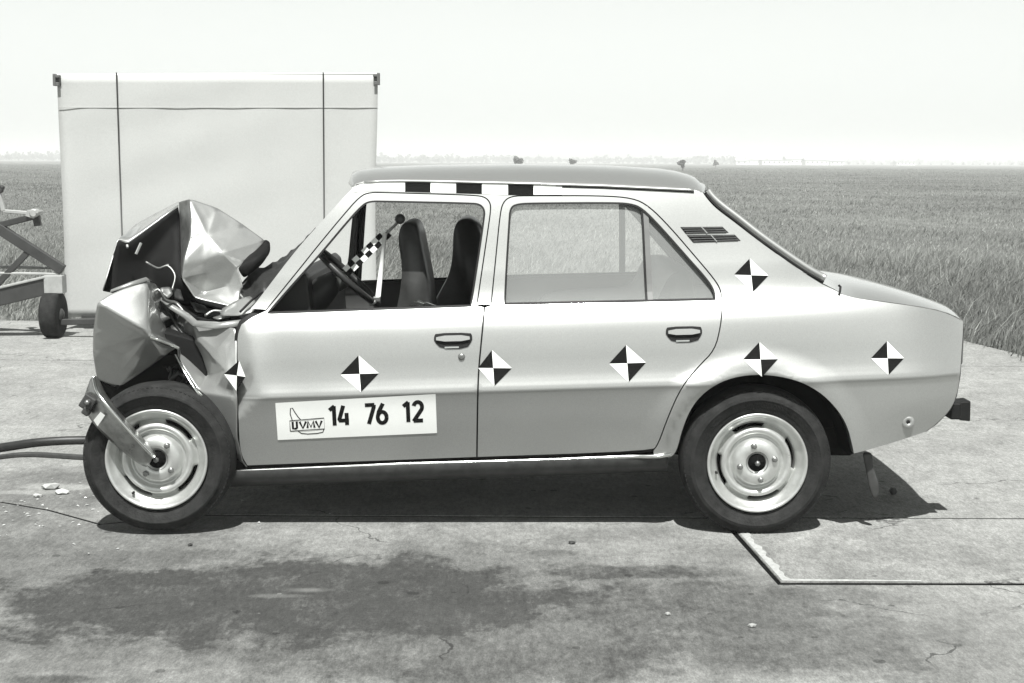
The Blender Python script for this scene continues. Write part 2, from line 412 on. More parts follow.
# ================================================================== THE SETTING
def concrete_mat():
    m = bpy.data.materials.new('stained_concrete'); m.use_nodes = True
    n = m.node_tree.nodes; l = m.node_tree.links; p = n['Principled BSDF']
    geo = n.new('ShaderNodeNewGeometry')
    def noise(sc, det=8, rough=.6, st=(1, 1, 1), dist=0):
        mp = n.new('ShaderNodeMapping'); mp.inputs['Scale'].default_value = st; l.new(geo.outputs['Position'], mp.inputs['Vector'])
        a = n.new('ShaderNodeTexNoise'); a.inputs['Scale'].default_value = sc; a.inputs['Detail'].default_value = det
        a.inputs['Roughness'].default_value = rough; a.inputs['Distortion'].default_value = dist; l.new(mp.outputs[0], a.inputs['Vector']); return a.outputs[0]
    def mr(x, a, b, c, d, cl=True):
        r = n.new('ShaderNodeMapRange'); r.clamp = cl
        for i, v in enumerate((a, b, c, d)): r.inputs[i + 1].default_value = v
        l.new(x, r.inputs[0]); return r.outputs[0]
    def op(o, a, b):
        k = n.new('ShaderNodeMath'); k.operation = o
        for i, v in enumerate((a, b)):
            if isinstance(v, (int, float)): k.inputs[i].default_value = v
            else: l.new(v, k.inputs[i])
        return k.outputs[0]
    warp = noise(2.2, 7, .65); warp2 = noise(9, 6, .7)
    def blob(px, py, rx, ry, k, e0=1.15, e1=.55, wob=1.1):
        c = G(px, py)
        v = n.new('ShaderNodeVectorMath'); v.operation = 'SUBTRACT'; v.inputs[1].default_value = c; l.new(geo.outputs['Position'], v.inputs[0])
        s = n.new('ShaderNodeVectorMath'); s.operation = 'MULTIPLY'; s.inputs[1].default_value = (1 / rx, 1 / ry, 0); l.new(v.outputs[0], s.inputs[0])
        L = n.new('ShaderNodeVectorMath'); L.operation = 'LENGTH'; l.new(s.outputs[0], L.inputs[0])
        d = op('ADD', L.outputs['Value'], op('MULTIPLY', op('SUBTRACT', warp, .5), wob * 2))
        d = op('ADD', d, op('MULTIPLY', op('SUBTRACT', warp2, .5), .7))
        return mr(d, e0, e1, 0, k)
    base = mr(noise(1.1, 9, .6, (1, 1.6, 1)), .3, .7, .82, 1.13)
    fine = mr(noise(55, 6, .8, (1, .35, 1)), .3, .7, .60, 1.34)
    speck = mr(noise(190, 3, .7, (1, .35, 1)), .3, .7, .72, 1.24)
    mott = mr(noise(9, 9, .74, (1, .6, 1), .4), .3, .72, .74, 1.2)
    c = op('MULTIPLY', op('MULTIPLY', base, fine), op('MULTIPLY', speck, mott))
    wet = blob(290, 598, 1.10, .55, .95, 1.2, .75, .9)
    for b in ((150, 560, .5, .28, .6), (555, 553, .17, .06, .6), (640, 572, .50, .13, .78), (700, 610, .85, .42, .74), (480, 635, 1.1, .6, .70), (790, 648, .7, .34, .66),
              (420, 672, .13, .07, .75), (60, 680, .2, .06, .75), (60, 490, .7, .5, .46), (40, 560, 1.0, .8, .55, 1.3, .5), (200, 545, .3, .1, .5), (380, 605, 2.1, 1.05, .54, 1.3, .5), (950, 655, .4, .15, .25)):
        wet = op('MAXIMUM', wet, blob(*b))
    # lengthwise streaks within the stains
    wet = op('MULTIPLY', wet, mr(noise(4.5, 9, .75, (1, .8, 1), .6), .3, .66, 1.15, .72))
    wet = op('MULTIPLY', wet, mr(noise(38, 7, .8, (1, .4, 1)), .32, .68, 1.2, .72))
    wet = op('MINIMUM', wet, .80)
    pale = blob(310, 590, .09, .03, .5, 1.1, .3); pale = op('MAXIMUM', pale, blob(280, 596, .12, .025, .35, 1.1, .3))
    pale = op('MAXIMUM', pale, blob(60, 487, .22, .07, .7, 1.0, .5, 1.6)); pale = op('MAXIMUM', pale, blob(15, 492, .22, .05, .5, 1.0, .5, 1.6))
    pale = op('MAXIMUM', pale, blob(930, 620, .7, .4, .18, 1.2, .2))
    c = op('MULTIPLY', c, op('SUBTRACT', 1.0, wet)); c = op('ADD', c, op('MULTIPLY', pale, .55))
    # hairline scratches of pale chalk
    vo = n.new('ShaderNodeTexVoronoi'); vo.inputs['Scale'].default_value = 9; l.new(geo.outputs['Position'], vo.inputs['Vector'])
    sp_c = n.new('ShaderNodeSeparateColor'); l.new(vo.outputs['Color'], sp_c.inputs[0])
    rr = mr(sp_c.outputs[0], .0, 1, .015, .085)
    spot = op('MULTIPLY', op('LESS_THAN', vo.outputs['Distance'], rr), op('GREATER_THAN', sp_c.outputs[1], .80))
    c = op('ADD', c, op('MULTIPLY', spot, .30))
    spot2 = op('MULTIPLY', op('LESS_THAN', op('ADD', vo.outputs['Distance'], op('MULTIPLY', op('SUBTRACT', warp2, .5), .25)), op('MULTIPLY', rr, 2.2)), op('LESS_THAN', sp_c.outputs[1], .16))
    c = op('MULTIPLY', c, op('SUBTRACT', 1.0, op('MULTIPLY', spot2, .45)))
    # hairline cracks
    vc = n.new('ShaderNodeTexVoronoi'); vc.feature = 'DISTANCE_TO_EDGE'; vc.inputs['Scale'].default_value = .55
    wv = n.new('ShaderNodeVectorMath'); wv.operation = 'ADD'; l.new(geo.outputs['Position'], wv.inputs[0])
    nv = n.new('ShaderNodeTexNoise'); nv.inputs['Scale'].default_value = 3; nv.inputs['Detail'].default_value = 6; l.new(geo.outputs['Position'], nv.inputs['Vector'])
    sv_n = n.new('ShaderNodeVectorMath'); sv_n.operation = 'SCALE'; sv_n.inputs['Scale'].default_value = .5; l.new(nv.outputs['Color'], sv_n.inputs[0]); l.new(sv_n.outputs[0], wv.inputs[1]); l.new(wv.outputs[0], vc.inputs['Vector'])
    crack = op('MULTIPLY', op('LESS_THAN', vc.outputs['Distance'], .0028), mr(warp, .48, .56, 0, .6))
    c = op('MULTIPLY', c, op('SUBTRACT', 1.0, crack))
    c = op('MULTIPLY', c, .262)
    cc = n.new('ShaderNodeCombineColor'); l.new(op('MULTIPLY', c, .99), cc.inputs[0]); l.new(c, cc.inputs[1]); l.new(op('MULTIPLY', c, .965), cc.inputs[2])
    l.new(cc.outputs[0], p.inputs['Base Color'])
    l.new(mr(wet, 0, .7, .88, .62), p.inputs['Roughness']); p.inputs['Specular IOR Level'].default_value = .3
    bp = n.new('ShaderNodeBump'); bp.inputs['Strength'].default_value = .5; bp.inputs['Distance'].default_value = .006
    l.new(op('ADD', noise(90, 6, .7), op('MULTIPLY', noise(12, 6, .6), 1.5)), bp.inputs['Height']); l.new(bp.outputs[0], p.inputs['Normal'])
    return m
M['concrete'] = concrete_mat()
def field_mat():
    m = bpy.data.materials.new('dry_summer_turf'); m.use_nodes = True
    n = m.node_tree.nodes; l = m.node_tree.links; p = n['Principled BSDF']; p.inputs['Roughness'].default_value = .95; p.inputs['Specular IOR Level'].default_value = .1
    geo = n.new('ShaderNodeNewGeometry'); last = None
    for sc, lo, hi, st in ((1.3, .8, 1.2, (1, .5, 1)), (.12, .82, 1.18, (1, .5, 1)), (.02, .85, 1.15, (.6, 1, 1)), (14, .7, 1.3, (1, 1, 1))):
        mp = n.new('ShaderNodeMapping'); mp.inputs['Scale'].default_value = st; l.new(geo.outputs['Position'], mp.inputs['Vector'])
        a = n.new('ShaderNodeTexNoise'); a.inputs['Scale'].default_value = sc; a.inputs['Detail'].default_value = 6; l.new(mp.outputs[0], a.inputs['Vector'])
        r = n.new('ShaderNodeMapRange'); r.inputs[1].default_value = .28; r.inputs[2].default_value = .72; r.inputs[3].default_value = lo; r.inputs[4].default_value = hi; l.new(a.outputs[0], r.inputs[0])
        if last is None: last = r.outputs[0]
        else:
            k = n.new('ShaderNodeMath'); k.operation = 'MULTIPLY'; l.new(last, k.inputs[0]); l.new(r.outputs[0], k.inputs[1]); last = k.outputs[0]
    cc = n.new('ShaderNodeCombineColor')
    for i, f in enumerate((.135, .138, .132)):
        k = n.new('ShaderNodeMath'); k.operation = 'MULTIPLY'; k.inputs[1].default_value = f; l.new(last, k.inputs[0]); l.new(k.outputs[0], cc.inputs[i])
    l.new(cc.outputs[0], p.inputs['Base Color'])
    return m
M['field'] = field_mat()
# the field reaches the horizon
V = [(0, 0, -.05)]; Fc = []
rads = [20, 60, 200, 800, 2500, 9000]; NS = 48
for r in rads:
    for k in range(NS): V.append((r * math.cos(2 * math.pi * k / NS), r * math.sin(2 * math.pi * k / NS), -.05))
for k in range(NS): Fc.append((0, 1 + k, 1 + (k + 1) % NS))
for j in range(len(rads) - 1):
    for k in range(NS): a = 1 + j * NS; Fc.append((a + k, a + NS + k, a + NS + (k + 1) % NS, a + (k + 1) % NS))
make('field', V, Fc, 'field', origin=(0, 0, -.05), kind='structure')
# concrete apron of separate slabs with open joints
apron = make('concrete_apron', [(-14, 2.9, -.004), (3.9, 2.9, -.004), (3.9, 11.6, -.004), (3.4, 12.5, -.004), (-14, 13.2, -.004)], [(0, 1, 2, 3, 4)], 'under', origin=(0, 6, -.004), kind='structure')
def slab(poly, z=0):
    n = len(poly); V = [(x, y, z) for x, y in poly] + [(x, y, -.045) for x, y in poly]
    Fc = [tuple(range(n))] + [(i, i + n, (i + 1) % n + n, (i + 1) % n) for i in range(n)]
    o = make('slab', V, Fc, 'concrete', apron, False); bev(o, .002, 1)
g = .012
JL = [(-14, 6.35), (-3.2, 6.22), (-2.2, 6.07), (-1.95, 5.93), (-1.67, 5.70), (-1.3, 5.86), (.885, 5.86)]
slab([(-14, 2.8), (4.0, 2.8), (4.0, 4.945 - g), (.94, 4.915 - g), (.885, 5.60), (.883, 5.86 - g)] + [(x, y - g) for x, y in reversed(JL[:-1])])
slab([(.955, 4.925 + g), (4.0, 4.955 + g), (4.0, 5.875 - g), (.9, 5.865 - g), (.908, 5.60)], .0015)
slab([(x, y + g) for x, y in JL] + [(.893, 5.87 + g), (.893, 10.43), (-14, 10.6)], 0)
slab([(.893 + .012, 5.87 + g), (4.0, 5.885 + g), (3.97, 10.42), (.905, 10.43)], -.001)
slab([(-14, 10.62), (3.0, 10.445), (3.02, 12.75), (2.2, 12.85), (-14, 13.4)], 0)
slab([(3.012, 10.445), (3.97, 10.435), (3.93, 11.2), (3.75, 12.1), (3.45, 12.55), (3.03, 12.74)], .001)
# crumbled lip along the raised slab edge
V = []; Fc = []
for i in range(60):
    t = i / 59; a = Vector((.912, 5.60, 0)).lerp(Vector((.960, 4.935, 0)), min(t / .62, 1)); wdt = .026 + .010 * math.sin(i * .9) * math.sin(i * .37 + 1)
    if t > .62: a = Vector((.96 + (t - .62) * 1.3, 4.945, 0)); V += [(a.x, a.y - .004, .003), (a.x, a.y + wdt * (1.15 - t), .005)]
    else: V += [(a.x + .002, a.y, .003), (a.x + .004 + wdt, a.y + .004, .005)]
for i in range(59): Fc.append((2 * i, 2 * i + 1, 2 * i + 3, 2 * i + 2))
make('mortar_lip', V, Fc, mat('pale_mortar', .33, .9, var=.3, vscale=60), apron, False)

# grass of the field, one mass of blades
def grass():
    N = 520000
    d = np.exp(rng.uniform(math.log(10.6), math.log(420), N)); a = rng.uniform(R_(-27), R_(27), N)
    # even cover close by needs more blades
    x = d * np.tan(a); y = d
    k = (y > 13.35 - .02 * x + rng.normal(0, .12, N)) | (x > 3.9 + rng.normal(0, .06, N) - .35 * np.clip(y - 11.3, 0, 2) ** 1.2 * (y > 11.3))
    x, y, d = x[k], y[k], d[k]; n = len(x)
    sc = np.maximum(1, d / 24)
    edge = np.clip((y - 13.3) / 1.5, .35, 1); edge = np.where(x > 2.8, np.clip(edge, .8, 1), edge)
    hgt = rng.uniform(.08, .25, n) * (1 + .25 * np.sin(x * .9 + y * .4)) * edge * (1 - .62 * np.clip((d - 13.5) / 14, 0, 1))
    wd = rng.uniform(.003, .0065, n) * sc
    tall = rng.random(n) < .02 * (d < 40); hgt[tall] *= 1.9; wd[tall] *= .6
    az = rng.uniform(0, 2 * math.pi, n); lean = rng.uniform(.1, 1.4, n) * hgt; la = rng.normal(.3, 1.3, n)
    bx, by = np.cos(az) * wd, np.sin(az) * wd; lx, ly = np.cos(la) * lean, np.sin(la) * lean
    z0 = -.06
    P = np.zeros((n, 5, 3), np.float32)
    P[:, 0] = np.stack([x - bx, y - by, np.full(n, z0)], 1); P[:, 1] = np.stack([x + bx, y + by, np.full(n, z0)], 1)
    mx, my, mz = x + lx * .4, y + ly * .4, z0 + hgt * .62
    P[:, 2] = np.stack([mx + bx * .8, my + by * .8, mz], 1); P[:, 3] = np.stack([mx - bx * .8, my - by * .8, mz], 1)
    P[:, 4] = np.stack([x + lx, y + ly, z0 + hgt * .97], 1)
    me = bpy.data.meshes.new('grass'); me.vertices.add(n * 5); me.vertices.foreach_set('co', P.ravel())
    i = np.arange(n)[:, None] * 5
    q = np.concatenate([i + np.array([[0, 1, 2, 3]]), i + np.array([[3, 2, 4]])], 1).ravel()
    me.loops.add(n * 7); me.loops.foreach_set('vertex_index', q.astype(np.int32))
    me.polygons.add(n * 2); ls = (np.arange(n)[:, None] * 7 + np.array([[0, 4]])).ravel()
    me.polygons.foreach_set('loop_start', ls.astype(np.int32))
    me.update(calc_edges=True)
    ca = me.color_attributes.new('shade', 'FLOAT_COLOR', 'POINT')
    patch = .5 + .5 * np.sin(x * .35 + 1.3 * np.sin(y * .21)) * np.sin(y * .27 + .8)
    b = rng.uniform(.7, 1.25, n) * (.75 + .5 * patch); b[tall] *= 1.5; b[rng.random(n) < .10] *= 1.6
    c = np.repeat(np.stack([b, b, b, np.ones(n)], 1)[:, None], 5, 1).astype(np.float32); ca.data.foreach_set('color', c.ravel())
    m = bpy.data.materials.new('summer_grass'); m.use_nodes = True; nn = m.node_tree.nodes; l = m.node_tree.links; p = nn['Principled BSDF']
    at = nn.new('ShaderNodeVertexColor'); at.layer_name = 'shade'; mx_ = nn.new('ShaderNodeMix'); mx_.data_type = 'RGBA'; mx_.blend_type = 'MULTIPLY'
    mx_.inputs[0].default_value = 1; mx_.inputs[6].default_value = (.195, .20, .19, 1); l.new(at.outputs[0], mx_.inputs[7]); l.new(mx_.outputs[2], p.inputs['Base Color'])
    p.inputs['Roughness'].default_value = .6; p.inputs['Specular IOR Level'].default_value = .3
    tr = nn.new('ShaderNodeBsdfTranslucent'); l.new(mx_.outputs[2], tr.inputs[0]); ms = nn.new('ShaderNodeMixShader'); ms.inputs[0].default_value = .35
    l.new(p.outputs[0], ms.inputs[1]); l.new(tr.outputs[0], ms.inputs[2]); l.new(ms.outputs[0], nn['Material Output'].inputs[0])
    me.materials.append(m)
    o = bpy.data.objects.new('grass', me); link(o)
    o['label'] = 'tall dry meadow grass covering the field behind the car'; o['category'] = 'grass'; o['kind'] = 'stuff'
grass()

# ------------------------------------------------------------------ far things
def leaf_mat(name, c): return mat(name, c, .8, var=.3, vscale=.8)
M['leaf'] = leaf_mat('far_foliage', .06); M['bark'] = mat('bark', .06, .9)
M['plaster'] = mat('pale_plaster', .72, .9, var=.08, vscale=.5); M['tile'] = mat('roof_tiles', .42, .9, var=.15, vscale=1)
M['pane'] = mat('dark_window_pane', .03, .2)
def leaves(c, r, n, size, squash=1.0):
    P = []
    for _ in range(n):
        while True:
            u = rng.uniform(-1, 1, 3)
            if .35 < np.linalg.norm(u) < 1: break
        k = .75 + .35 * math.sin(3 * math.atan2(u[2], u[0]) + c[0]) 
        p = np.array(c) + u * k * np.array((r, r, r * squash)); s = size * rng.uniform(.6, 1.4)
        a = rng.normal(0, 1, 3); a /= np.linalg.norm(a); b = np.cross(a, rng.normal(0, 1, 3)); b /= np.linalg.norm(b)
        P.append([p - a * s, p + b * s * .6, p + a * s, p - b * s * .6])
    V = [Vector(q) for t in P for q in t]; return V, [(4 * i, 4 * i + 1, 4 * i + 2, 4 * i + 3) for i in range(n)]
def tree(px, py_base_d, h, r, label):
    d = py_base_d; x = (px - 512) / F * d
    t = empty('field_tree', (x, d, -.05), label=label, category='tree', group='lone trees out in the field')
    v, f = tube_v([(x, d, -.05), (x + .05 * h, d, h * .45), (x, d, h * .8)], [r * .1, r * .07, r * .03], 7)
    for s in (-1, 1):
        v2, f2 = tube_v([(x, d, h * .35), (x + s * r * .5, d + .2 * s, h * .7)], [r * .05, r * .02], 5); v, f = join([(v, f), (v2, f2)])
    make('trunk', v, f, 'bark', t)
    parts = [leaves((x, d, h * .62), r, 260, r * .22, h / r * .40)]
    for k in range(3): parts.append(leaves((x + rng.uniform(-.6, .6) * r, d + rng.uniform(-.4, .4) * r, h * rng.uniform(.45, .85)), r * .5, 90, r * .2))
    v, f = join(parts); make('crown', v, f, 'leaf', t, False)
tree(517, 300, 2.6, 1.15, 'widest lone dark bush on the skyline above the front of the car roof')
tree(571, 330, 2.3, .95, 'small dark bush on the skyline just above the middle of the car roof')
tree(680, 260, 2.0, .8, 'round dark bush on the field above the rear of the car roof')
tree(713, 420, 2.2, .9, 'tiny faint bush on the field between the car roof and the far village')
# far wood, one mass
parts = []
def wood(x0, x1, dist, hmin, hmax, step):
    px = x0
    while px < x1:
        d = dist * rng.uniform(.94, 1.06); h = rng.uniform(hmin, hmax); x = (px - 512) / F * d
        parts.append(leaves((x, d, h * .45), h * .62, 46, h * .2, .85)); px += step * rng.uniform(.5, 1.4)
wood(-120, 735, 1500, 5.5, 10, 5); wood(-120, 470, 1350, 4, 7, 6); wood(300, 1200, 2200, 6, 10, 6); wood(735, 1200, 1500, 2.0, 4.0, 9)
v, f = join(parts); make('far_wood', v, f, 'leaf', None, False, label='hazy far belt of woodland along the horizon behind the field', category='wood', kind='stuff')
# low hill under the wood
V = []; Fc = []
for i in range(61):
    x = -1500 + 50 * i; hz = 9 + 5 * math.sin(x * .0031 + 1) + 3 * math.sin(x * .011); hz *= 1 if x < 250 else max(.35, 1 - (x - 250) / 700)
    V += [(x, 2300, -1), (x, 2600, hz), (x, 3000, -1)]
for i in range(60):
    for j in range(2): a = i * 3 + j; Fc.append((a, a + 3, a + 4, a + 1))
make('hill', V, Fc, 'field', kind='structure')
def house(px, d, wdt, h, dep, label, flat=False):
    d *= 1.7; wdt *= 1.7; h *= 1.25; dep *= 1.7; x = (px - 512) / F * d
    t = empty('far_house', (x, d, -.05), label=label, category='house', group='pale buildings of the far village')
    v, f = box_v((x, d, h / 2 - .05), (wdt, dep, h)); make('wall', v, f, 'plaster', t, False)
    if flat: v, f = box_v((x, d, h + .1), (wdt + .5, dep + .5, .35))
    else:
        a = wdt / 2 + .4; b = dep / 2 + .4; hr = h * .5
        v = [(x - a, d - b, h - .05), (x + a, d - b, h - .05), (x + a, d + b, h - .05), (x - a, d + b, h - .05), (x - a, d, h + hr), (x + a, d, h + hr)]; f = [(0, 1, 5, 4), (2, 3, 4, 5), (0, 4, 3), (1, 2, 5), (3, 2, 1, 0)]
    make('roof', v, f, 'tile', t, False)
    k = max(2, int(wdt / 3))
    for i in range(k):
        v, f = box_v((x - wdt / 2 + (i + .5) * wdt / k, d - dep / 2 - .02, h * .55), (.9, .1, 1.1)); make('window', v, f, 'pane', t, False)
house(738, 620, 5, 2.4, 6, 'small pale pitched hut at the edge of the far village nearest the lone bushes')
house(752, 640, 8, 3.0, 7, 'pale pitched far house next to the small hut of the village')
house(772, 600, 12, 2.6, 8, 'long low flat-roofed white far shed between the pitched houses', True)
house(790, 660, 8, 3.8, 7, 'tallest pale pitched house of the far village beside the flat-roofed shed')
house(812, 620, 10, 2.8, 8, 'wide pale pitched house beside the tallest house of the far village')
house(832, 640, 6, 2.6, 7, 'narrow pale pitched house at the open end of the far village')
house(900, 700, 9, 2.2, 7, 'low flat-roofed white far building standing alone beyond the far village', True)

# ------------------------------------------------------------------ white measuring screen
YS = 12.45
sc = empty('screen', tuple(U(220, 320, YS).xy) + (0,), label='large white cloth screen stretched on a frame with two dark poles', category='screen')
nx, nz = 40, 30; V = []; Fc = []
for j in range(nz + 1):
    t = j / nz
    for i in range(nx + 1):
        s = i / nx
        lx = 57 + 7.5 * smooth(0, .75, t); rx = 377 - 1.5 * t + .8 * math.sin(t * 7 + 1)
        p = U(lx + (rx - lx) * s, 75 + 242 * t, YS)
        p.y += .006 * math.sin(s * 9 + t * 2) * t  + .006 * math.sin(s * 34 + 5 * t + 2 * math.sin(t * 3)) * (.3 + .7 * t ** 2) + .004 * math.sin(t * 26 + s * 9) * math.exp(-((s - .36) / .3) ** 2) + .010 * math.exp(-((s - .0) / .06) ** 2) * math.sin(t * 8)
        V.append(p)
for j in range(nz):
    for i in range(nx): a = j * (nx + 1) + i; Fc.append((a, a + nx + 1, a + nx + 2, a + 1))
cl = make('cloth', V, Fc, 'screen', sc); sm = cl.modifiers.new('solid', 'SOLIDIFY'); sm.thickness = .003
sv = [U(58.5 + 319 * i / 24, 107.5, YS - .004) for i in range(25)]
v, f = tube_v(sv, .0035, 6); make('seam', v, f, 'screen', sc)
for px in (116.4, 323.2):
    a = U(px, 72.5, YS - .014); b = Vector((a.x + (.012 if px < 200 else -.012), a.y, 0)); v, f = tube_v([a, b], .006, 8); make('pole', v, f, 'pole', sc)
v, f = tube_v([U(56, 75, YS + .018), U(378, 74, YS + .018)], .010, 10); make('top_rail', v, f, 'rodwhite', sc)
for px, py in ((55, 80), (378.5, 79)):
    c = U(px, py, YS - .02); s = 1 if px < 200 else -1
    v, f = join([box_v(c, (.022, .06, .1)), box_v(c + Vector((s * .025, 0, .03)), (.04, .05, .022)), box_v(c + Vector((s * .02, 0, -.035)), (.035, .05, .03))])
    bev(make('clamp', v, f, 'pole', sc, False), .003)
v, f = bar_v(Vector((-3.75, YS, .10)), Vector((-1.15, YS, .10)), .03, .04); make('bottom_rail', v, f, 'trailer', sc, False)

# ------------------------------------------------------------------ tow trailer at the screen's edge
YT_ = 11.85
tr = empty('trailer', (U(30, 300, YT_).x, YT_, 0), label='dark steel trailer frame with diagonal bars and a small wheel beside the screen', category='trailer')
def tb(name, a, b, wd, th, m='trailer', yb=None):
    A = U(a[0], a[1], YT_); B = U(b[0], b[1], yb or YT_); v, f = bar_v(A, B, wd, th); return bev(make(name, v, f, m, tr, False), .006)
tb('beam', (-90, 318), (47, 285), .10, .155)
tb('beam_edge', (-90, 308.5), (47, 276.5), .13, .022, 'pale')
tb('end_block', (46, 284), (64.5, 284), .12, .15, 'pale')
tb('diagonal_bar', (-60, 190), (63, 270), .06, .085)
tb('brace', (-10, 292), (31, 249), .04, .05)
tb('brace', (-60, 272), (62, 274), .04, .02, 'pale')
tb('cross_rail', (-60, 266), (60, 268), .05, .022, 'dullmetal', YT_ + .35)
tb('tow_arm', (-60, 240), (36, 216), .05, .05)
tb('push_rod', (3, 211), (30, 213), .03, .03, 'pale'); tb('push_rod', (-4, 185), (4, 211), .035, .035, 'pale')
tb('lever', (-6, 186), (3, 190), .05, .06)
c = U(35, 213, YT_ - .02); v, f = join([lathe_v([(0, -.05), (.026, -.05), (.036, -.04), (.036, .04), (.026, .05), (0, .05)], c, 14), box_v(c + Vector((-.03, 0, -.01)), (.07, .06, .05), Matrix.Rotation(.3, 3, 'Y')), lathe_v([(0, -.06), (.014, -.06), (.014, .06), (0, .06)], c + Vector((.035, 0, .012)), 6)]); make('coupling', v, f, 'pale', tr, False)
tb('coupling_pin', (36, 215), (38, 226), .05, .055)
tb('axle', (60, 322), (175, 320), .05, .05)
tb('axle_arm', (50, 295), (52, 318), .06, .06)
def small_wheel(cx):
    prof = [(.05, -.06), (.13, -.066), (.176, -.068), (.188, -.058), (.193, -.045), (.194, 0), (.193, .045), (.188, .058), (.176, .068), (.13, .066), (.05, .06)]
    v, f = lathe_v(prof, (0, 0, 0), 40); rot = Matrix.Rotation(R_(90), 3, 'Z')
    v = [rot @ q + Vector((cx, YT_, .192)) for q in v]; wh = make('wheel', v, f, 'tyre', tr)
    v, f = lathe_v([(0, -.09), (.03, -.085), (.05, -.07), (.05, .07), (.03, .085), (0, .09)], (0, 0, 0), 20); v = [rot @ q + Vector((cx, YT_, .192)) for q in v]
    make('hub', v, f, 'darkmetal', wh)
small_wheel(U(53.5, 318, YT_).x); small_wheel(U(53.5, 318, YT_).x + 1.15)

# ------------------------------------------------------------------ hoses and small things on the ground
hp = [G(-120, 462, .022), G(-60, 456, .022), G(0, 447.5, .022), G(40, 442, .022), G(85, 440, .022), G(150, 442, .022), G(260, 452, .022), G(380, 452, .022)]
for p in hp: p.z = .022
v, f = tube_v(spline(hp, 8), .021, 12); make('hose', v, f, 'hose', label='thick black rubber hose lying on the concrete behind the front wheel', category='hose')
hp = [G(-120, 478, .01), G(-40, 463, .01), G(0, 457, .01), G(32, 454.5, .01), G(85, 457.5, .01), G(160, 461, .01), G(300, 462, .01)]
V = []; Fc = []; cr = spline(hp, 6)
for p in cr: V += [p + Vector((0, -.022, -.008)), p + Vector((0, -.022, .010)), p + Vector((0, .022, .010)), p + Vector((0, .022, -.008))]
for i in range(len(cr) - 1):
    for k in range(4): Fc.append((i * 4 + k, (i + 1) * 4 + k, (i + 1) * 4 + (k + 1) % 4, i * 4 + (k + 1) % 4))
Fc += [(3, 2, 1, 0), tuple(range(len(V) - 4, len(V)))]
bev(make('flat_strap', V, Fc, 'darkmetal', None, False, label='flat dark metal strap lying next to the black hose', category='strap'), .003)
c = G(893, 491, .018); v, f = lathe_v([(0, -.012), (.014, -.016), (.017, -.01), (.017, .01), (.014, .016), (0, .012)], (c.x, c.y, .0185), 6); make('nut', v, f, 'darkmetal', label='small dark metal nut lying in the shadow behind the rear wheel', category='nut')
for i, (px, py, s, lab) in enumerate(((50, 489, .045, 'largest pale broken lump on the concrete in front of the crashed wheel'), (62, 494, .03, 'pale jagged chip lying against the largest broken lump'), (38, 497, .022, 'smallest pale chip lying near the crack in front of the wheel'))):
    c = G(px, py); bm = bmesh.new(); bmesh.ops.create_icosphere(bm, subdivisions=1, radius=s * .8)
    for q in bm.verts: q.co = Vector((q.co.x * random.uniform(1.0, 1.7), q.co.y * random.uniform(.7, 1.2), q.co.z * random.uniform(.2, .9)))
    V = [q.co + Vector((c.x, c.y, s * .3)) for q in bm.verts]; Fc = [tuple(q.index for q in f_.verts) for f_ in bm.faces]; bm.free()
    make('debris', V, Fc, mat('pale_debris', .42, .7, var=.2, vscale=40), None, False, label=lab, category='debris')
sh = []
for _ in range(130):
    a = rng.normal((-1.75, 5.9), (.35, .28)); q = rng.uniform(.003, .011)
    if abs(a[0] + 1.39) < .34 and 5.5 < a[1] < 5.85: continue
    rot = Matrix.Rotation(rng.uniform(0, 6), 3, 'Z') @ Matrix.Rotation(rng.uniform(-.4, .4), 3, 'X'); sh.append(([rot @ Vector(p) * q + Vector((a[0], a[1], .004)) for p in ((-1, -.6, 0), (1, -.4, 0), (.3, .9, 0), (0, 0, .5))], [(0, 1, 3), (1, 2, 3), (2, 0, 3), (2, 1, 0)]))
v, f = join(sh); make('shards', v, f, mat('pale_shards', .33, .3, var=.4, vscale=30), None, False, label='scatter of tiny glass and paint shards on the concrete round the crashed wheel', category='shards', kind='stuff')
for px, py, s, lab in ((572, 544, .012, 'small dark pebble on the concrete below the sill'), (668, 615, .01, 'tiny pebble lying in the dark stain below the rear wheel'), (752, 627, .012, 'small pale pebble in the stain beyond the corner of the raised slab'), (190, 546, .011, 'dark pebble below the front tyre')):
    c = G(px, py); bm = bmesh.new(); bmesh.ops.create_icosphere(bm, subdivisions=1, radius=s)
    V = [Vector((q.co.x * random.uniform(.8, 1.5), q.co.y, q.co.z * .6)) + Vector((c.x, c.y, s * .5)) for q in bm.verts]; Fc = [tuple(q.index for q in f_.verts) for f_ in bm.faces]; bm.free()
    make('pebble', V, Fc, 'pale' if 'pale' in lab or 'tiny' in lab else 'darkmetal', None, False, label=lab, category='pebble')

# ================================================================== THE CAR
car = empty('crashed_car', (.0, YC, 0), label='silver four-door saloon with a crushed front end and black and white test markers', category='car')
A_PIL = [(250, 309, 1), (262, 294), (296, 249), (324, 218), (343, 197), (353, 187), (364, 182)]
GUT = [(400, 181), (430, 181.3), (520, 183.5), (600, 185.8), (690, 190), (703, 192, 1)]
CPIL = [(707, 198), (716, 208), (735, 222), (760, 241.5), (800, 270), (822, 283.5, 1)]
RTOP = [(834, 289), (846, 296), (880, 301), (920, 306.5), (946, 312), (963.5, 321, 1)]
REAR = [(963.5, 332), (962, 352), (960.5, 376), (957, 396), (951, 410), (937, 424), (926, 432, 1)]
BOT = [(897, 442), (868, 450.5), (853.5, 454, 1)]
ARCH = [(852, 446), (847, 426), (836, 408), (818, 391), (794, 379.5), (762, 374.5), (733, 377.5), (710, 388), (693, 405), (683, 428), (677, 452), (671, 457.5, 1)]
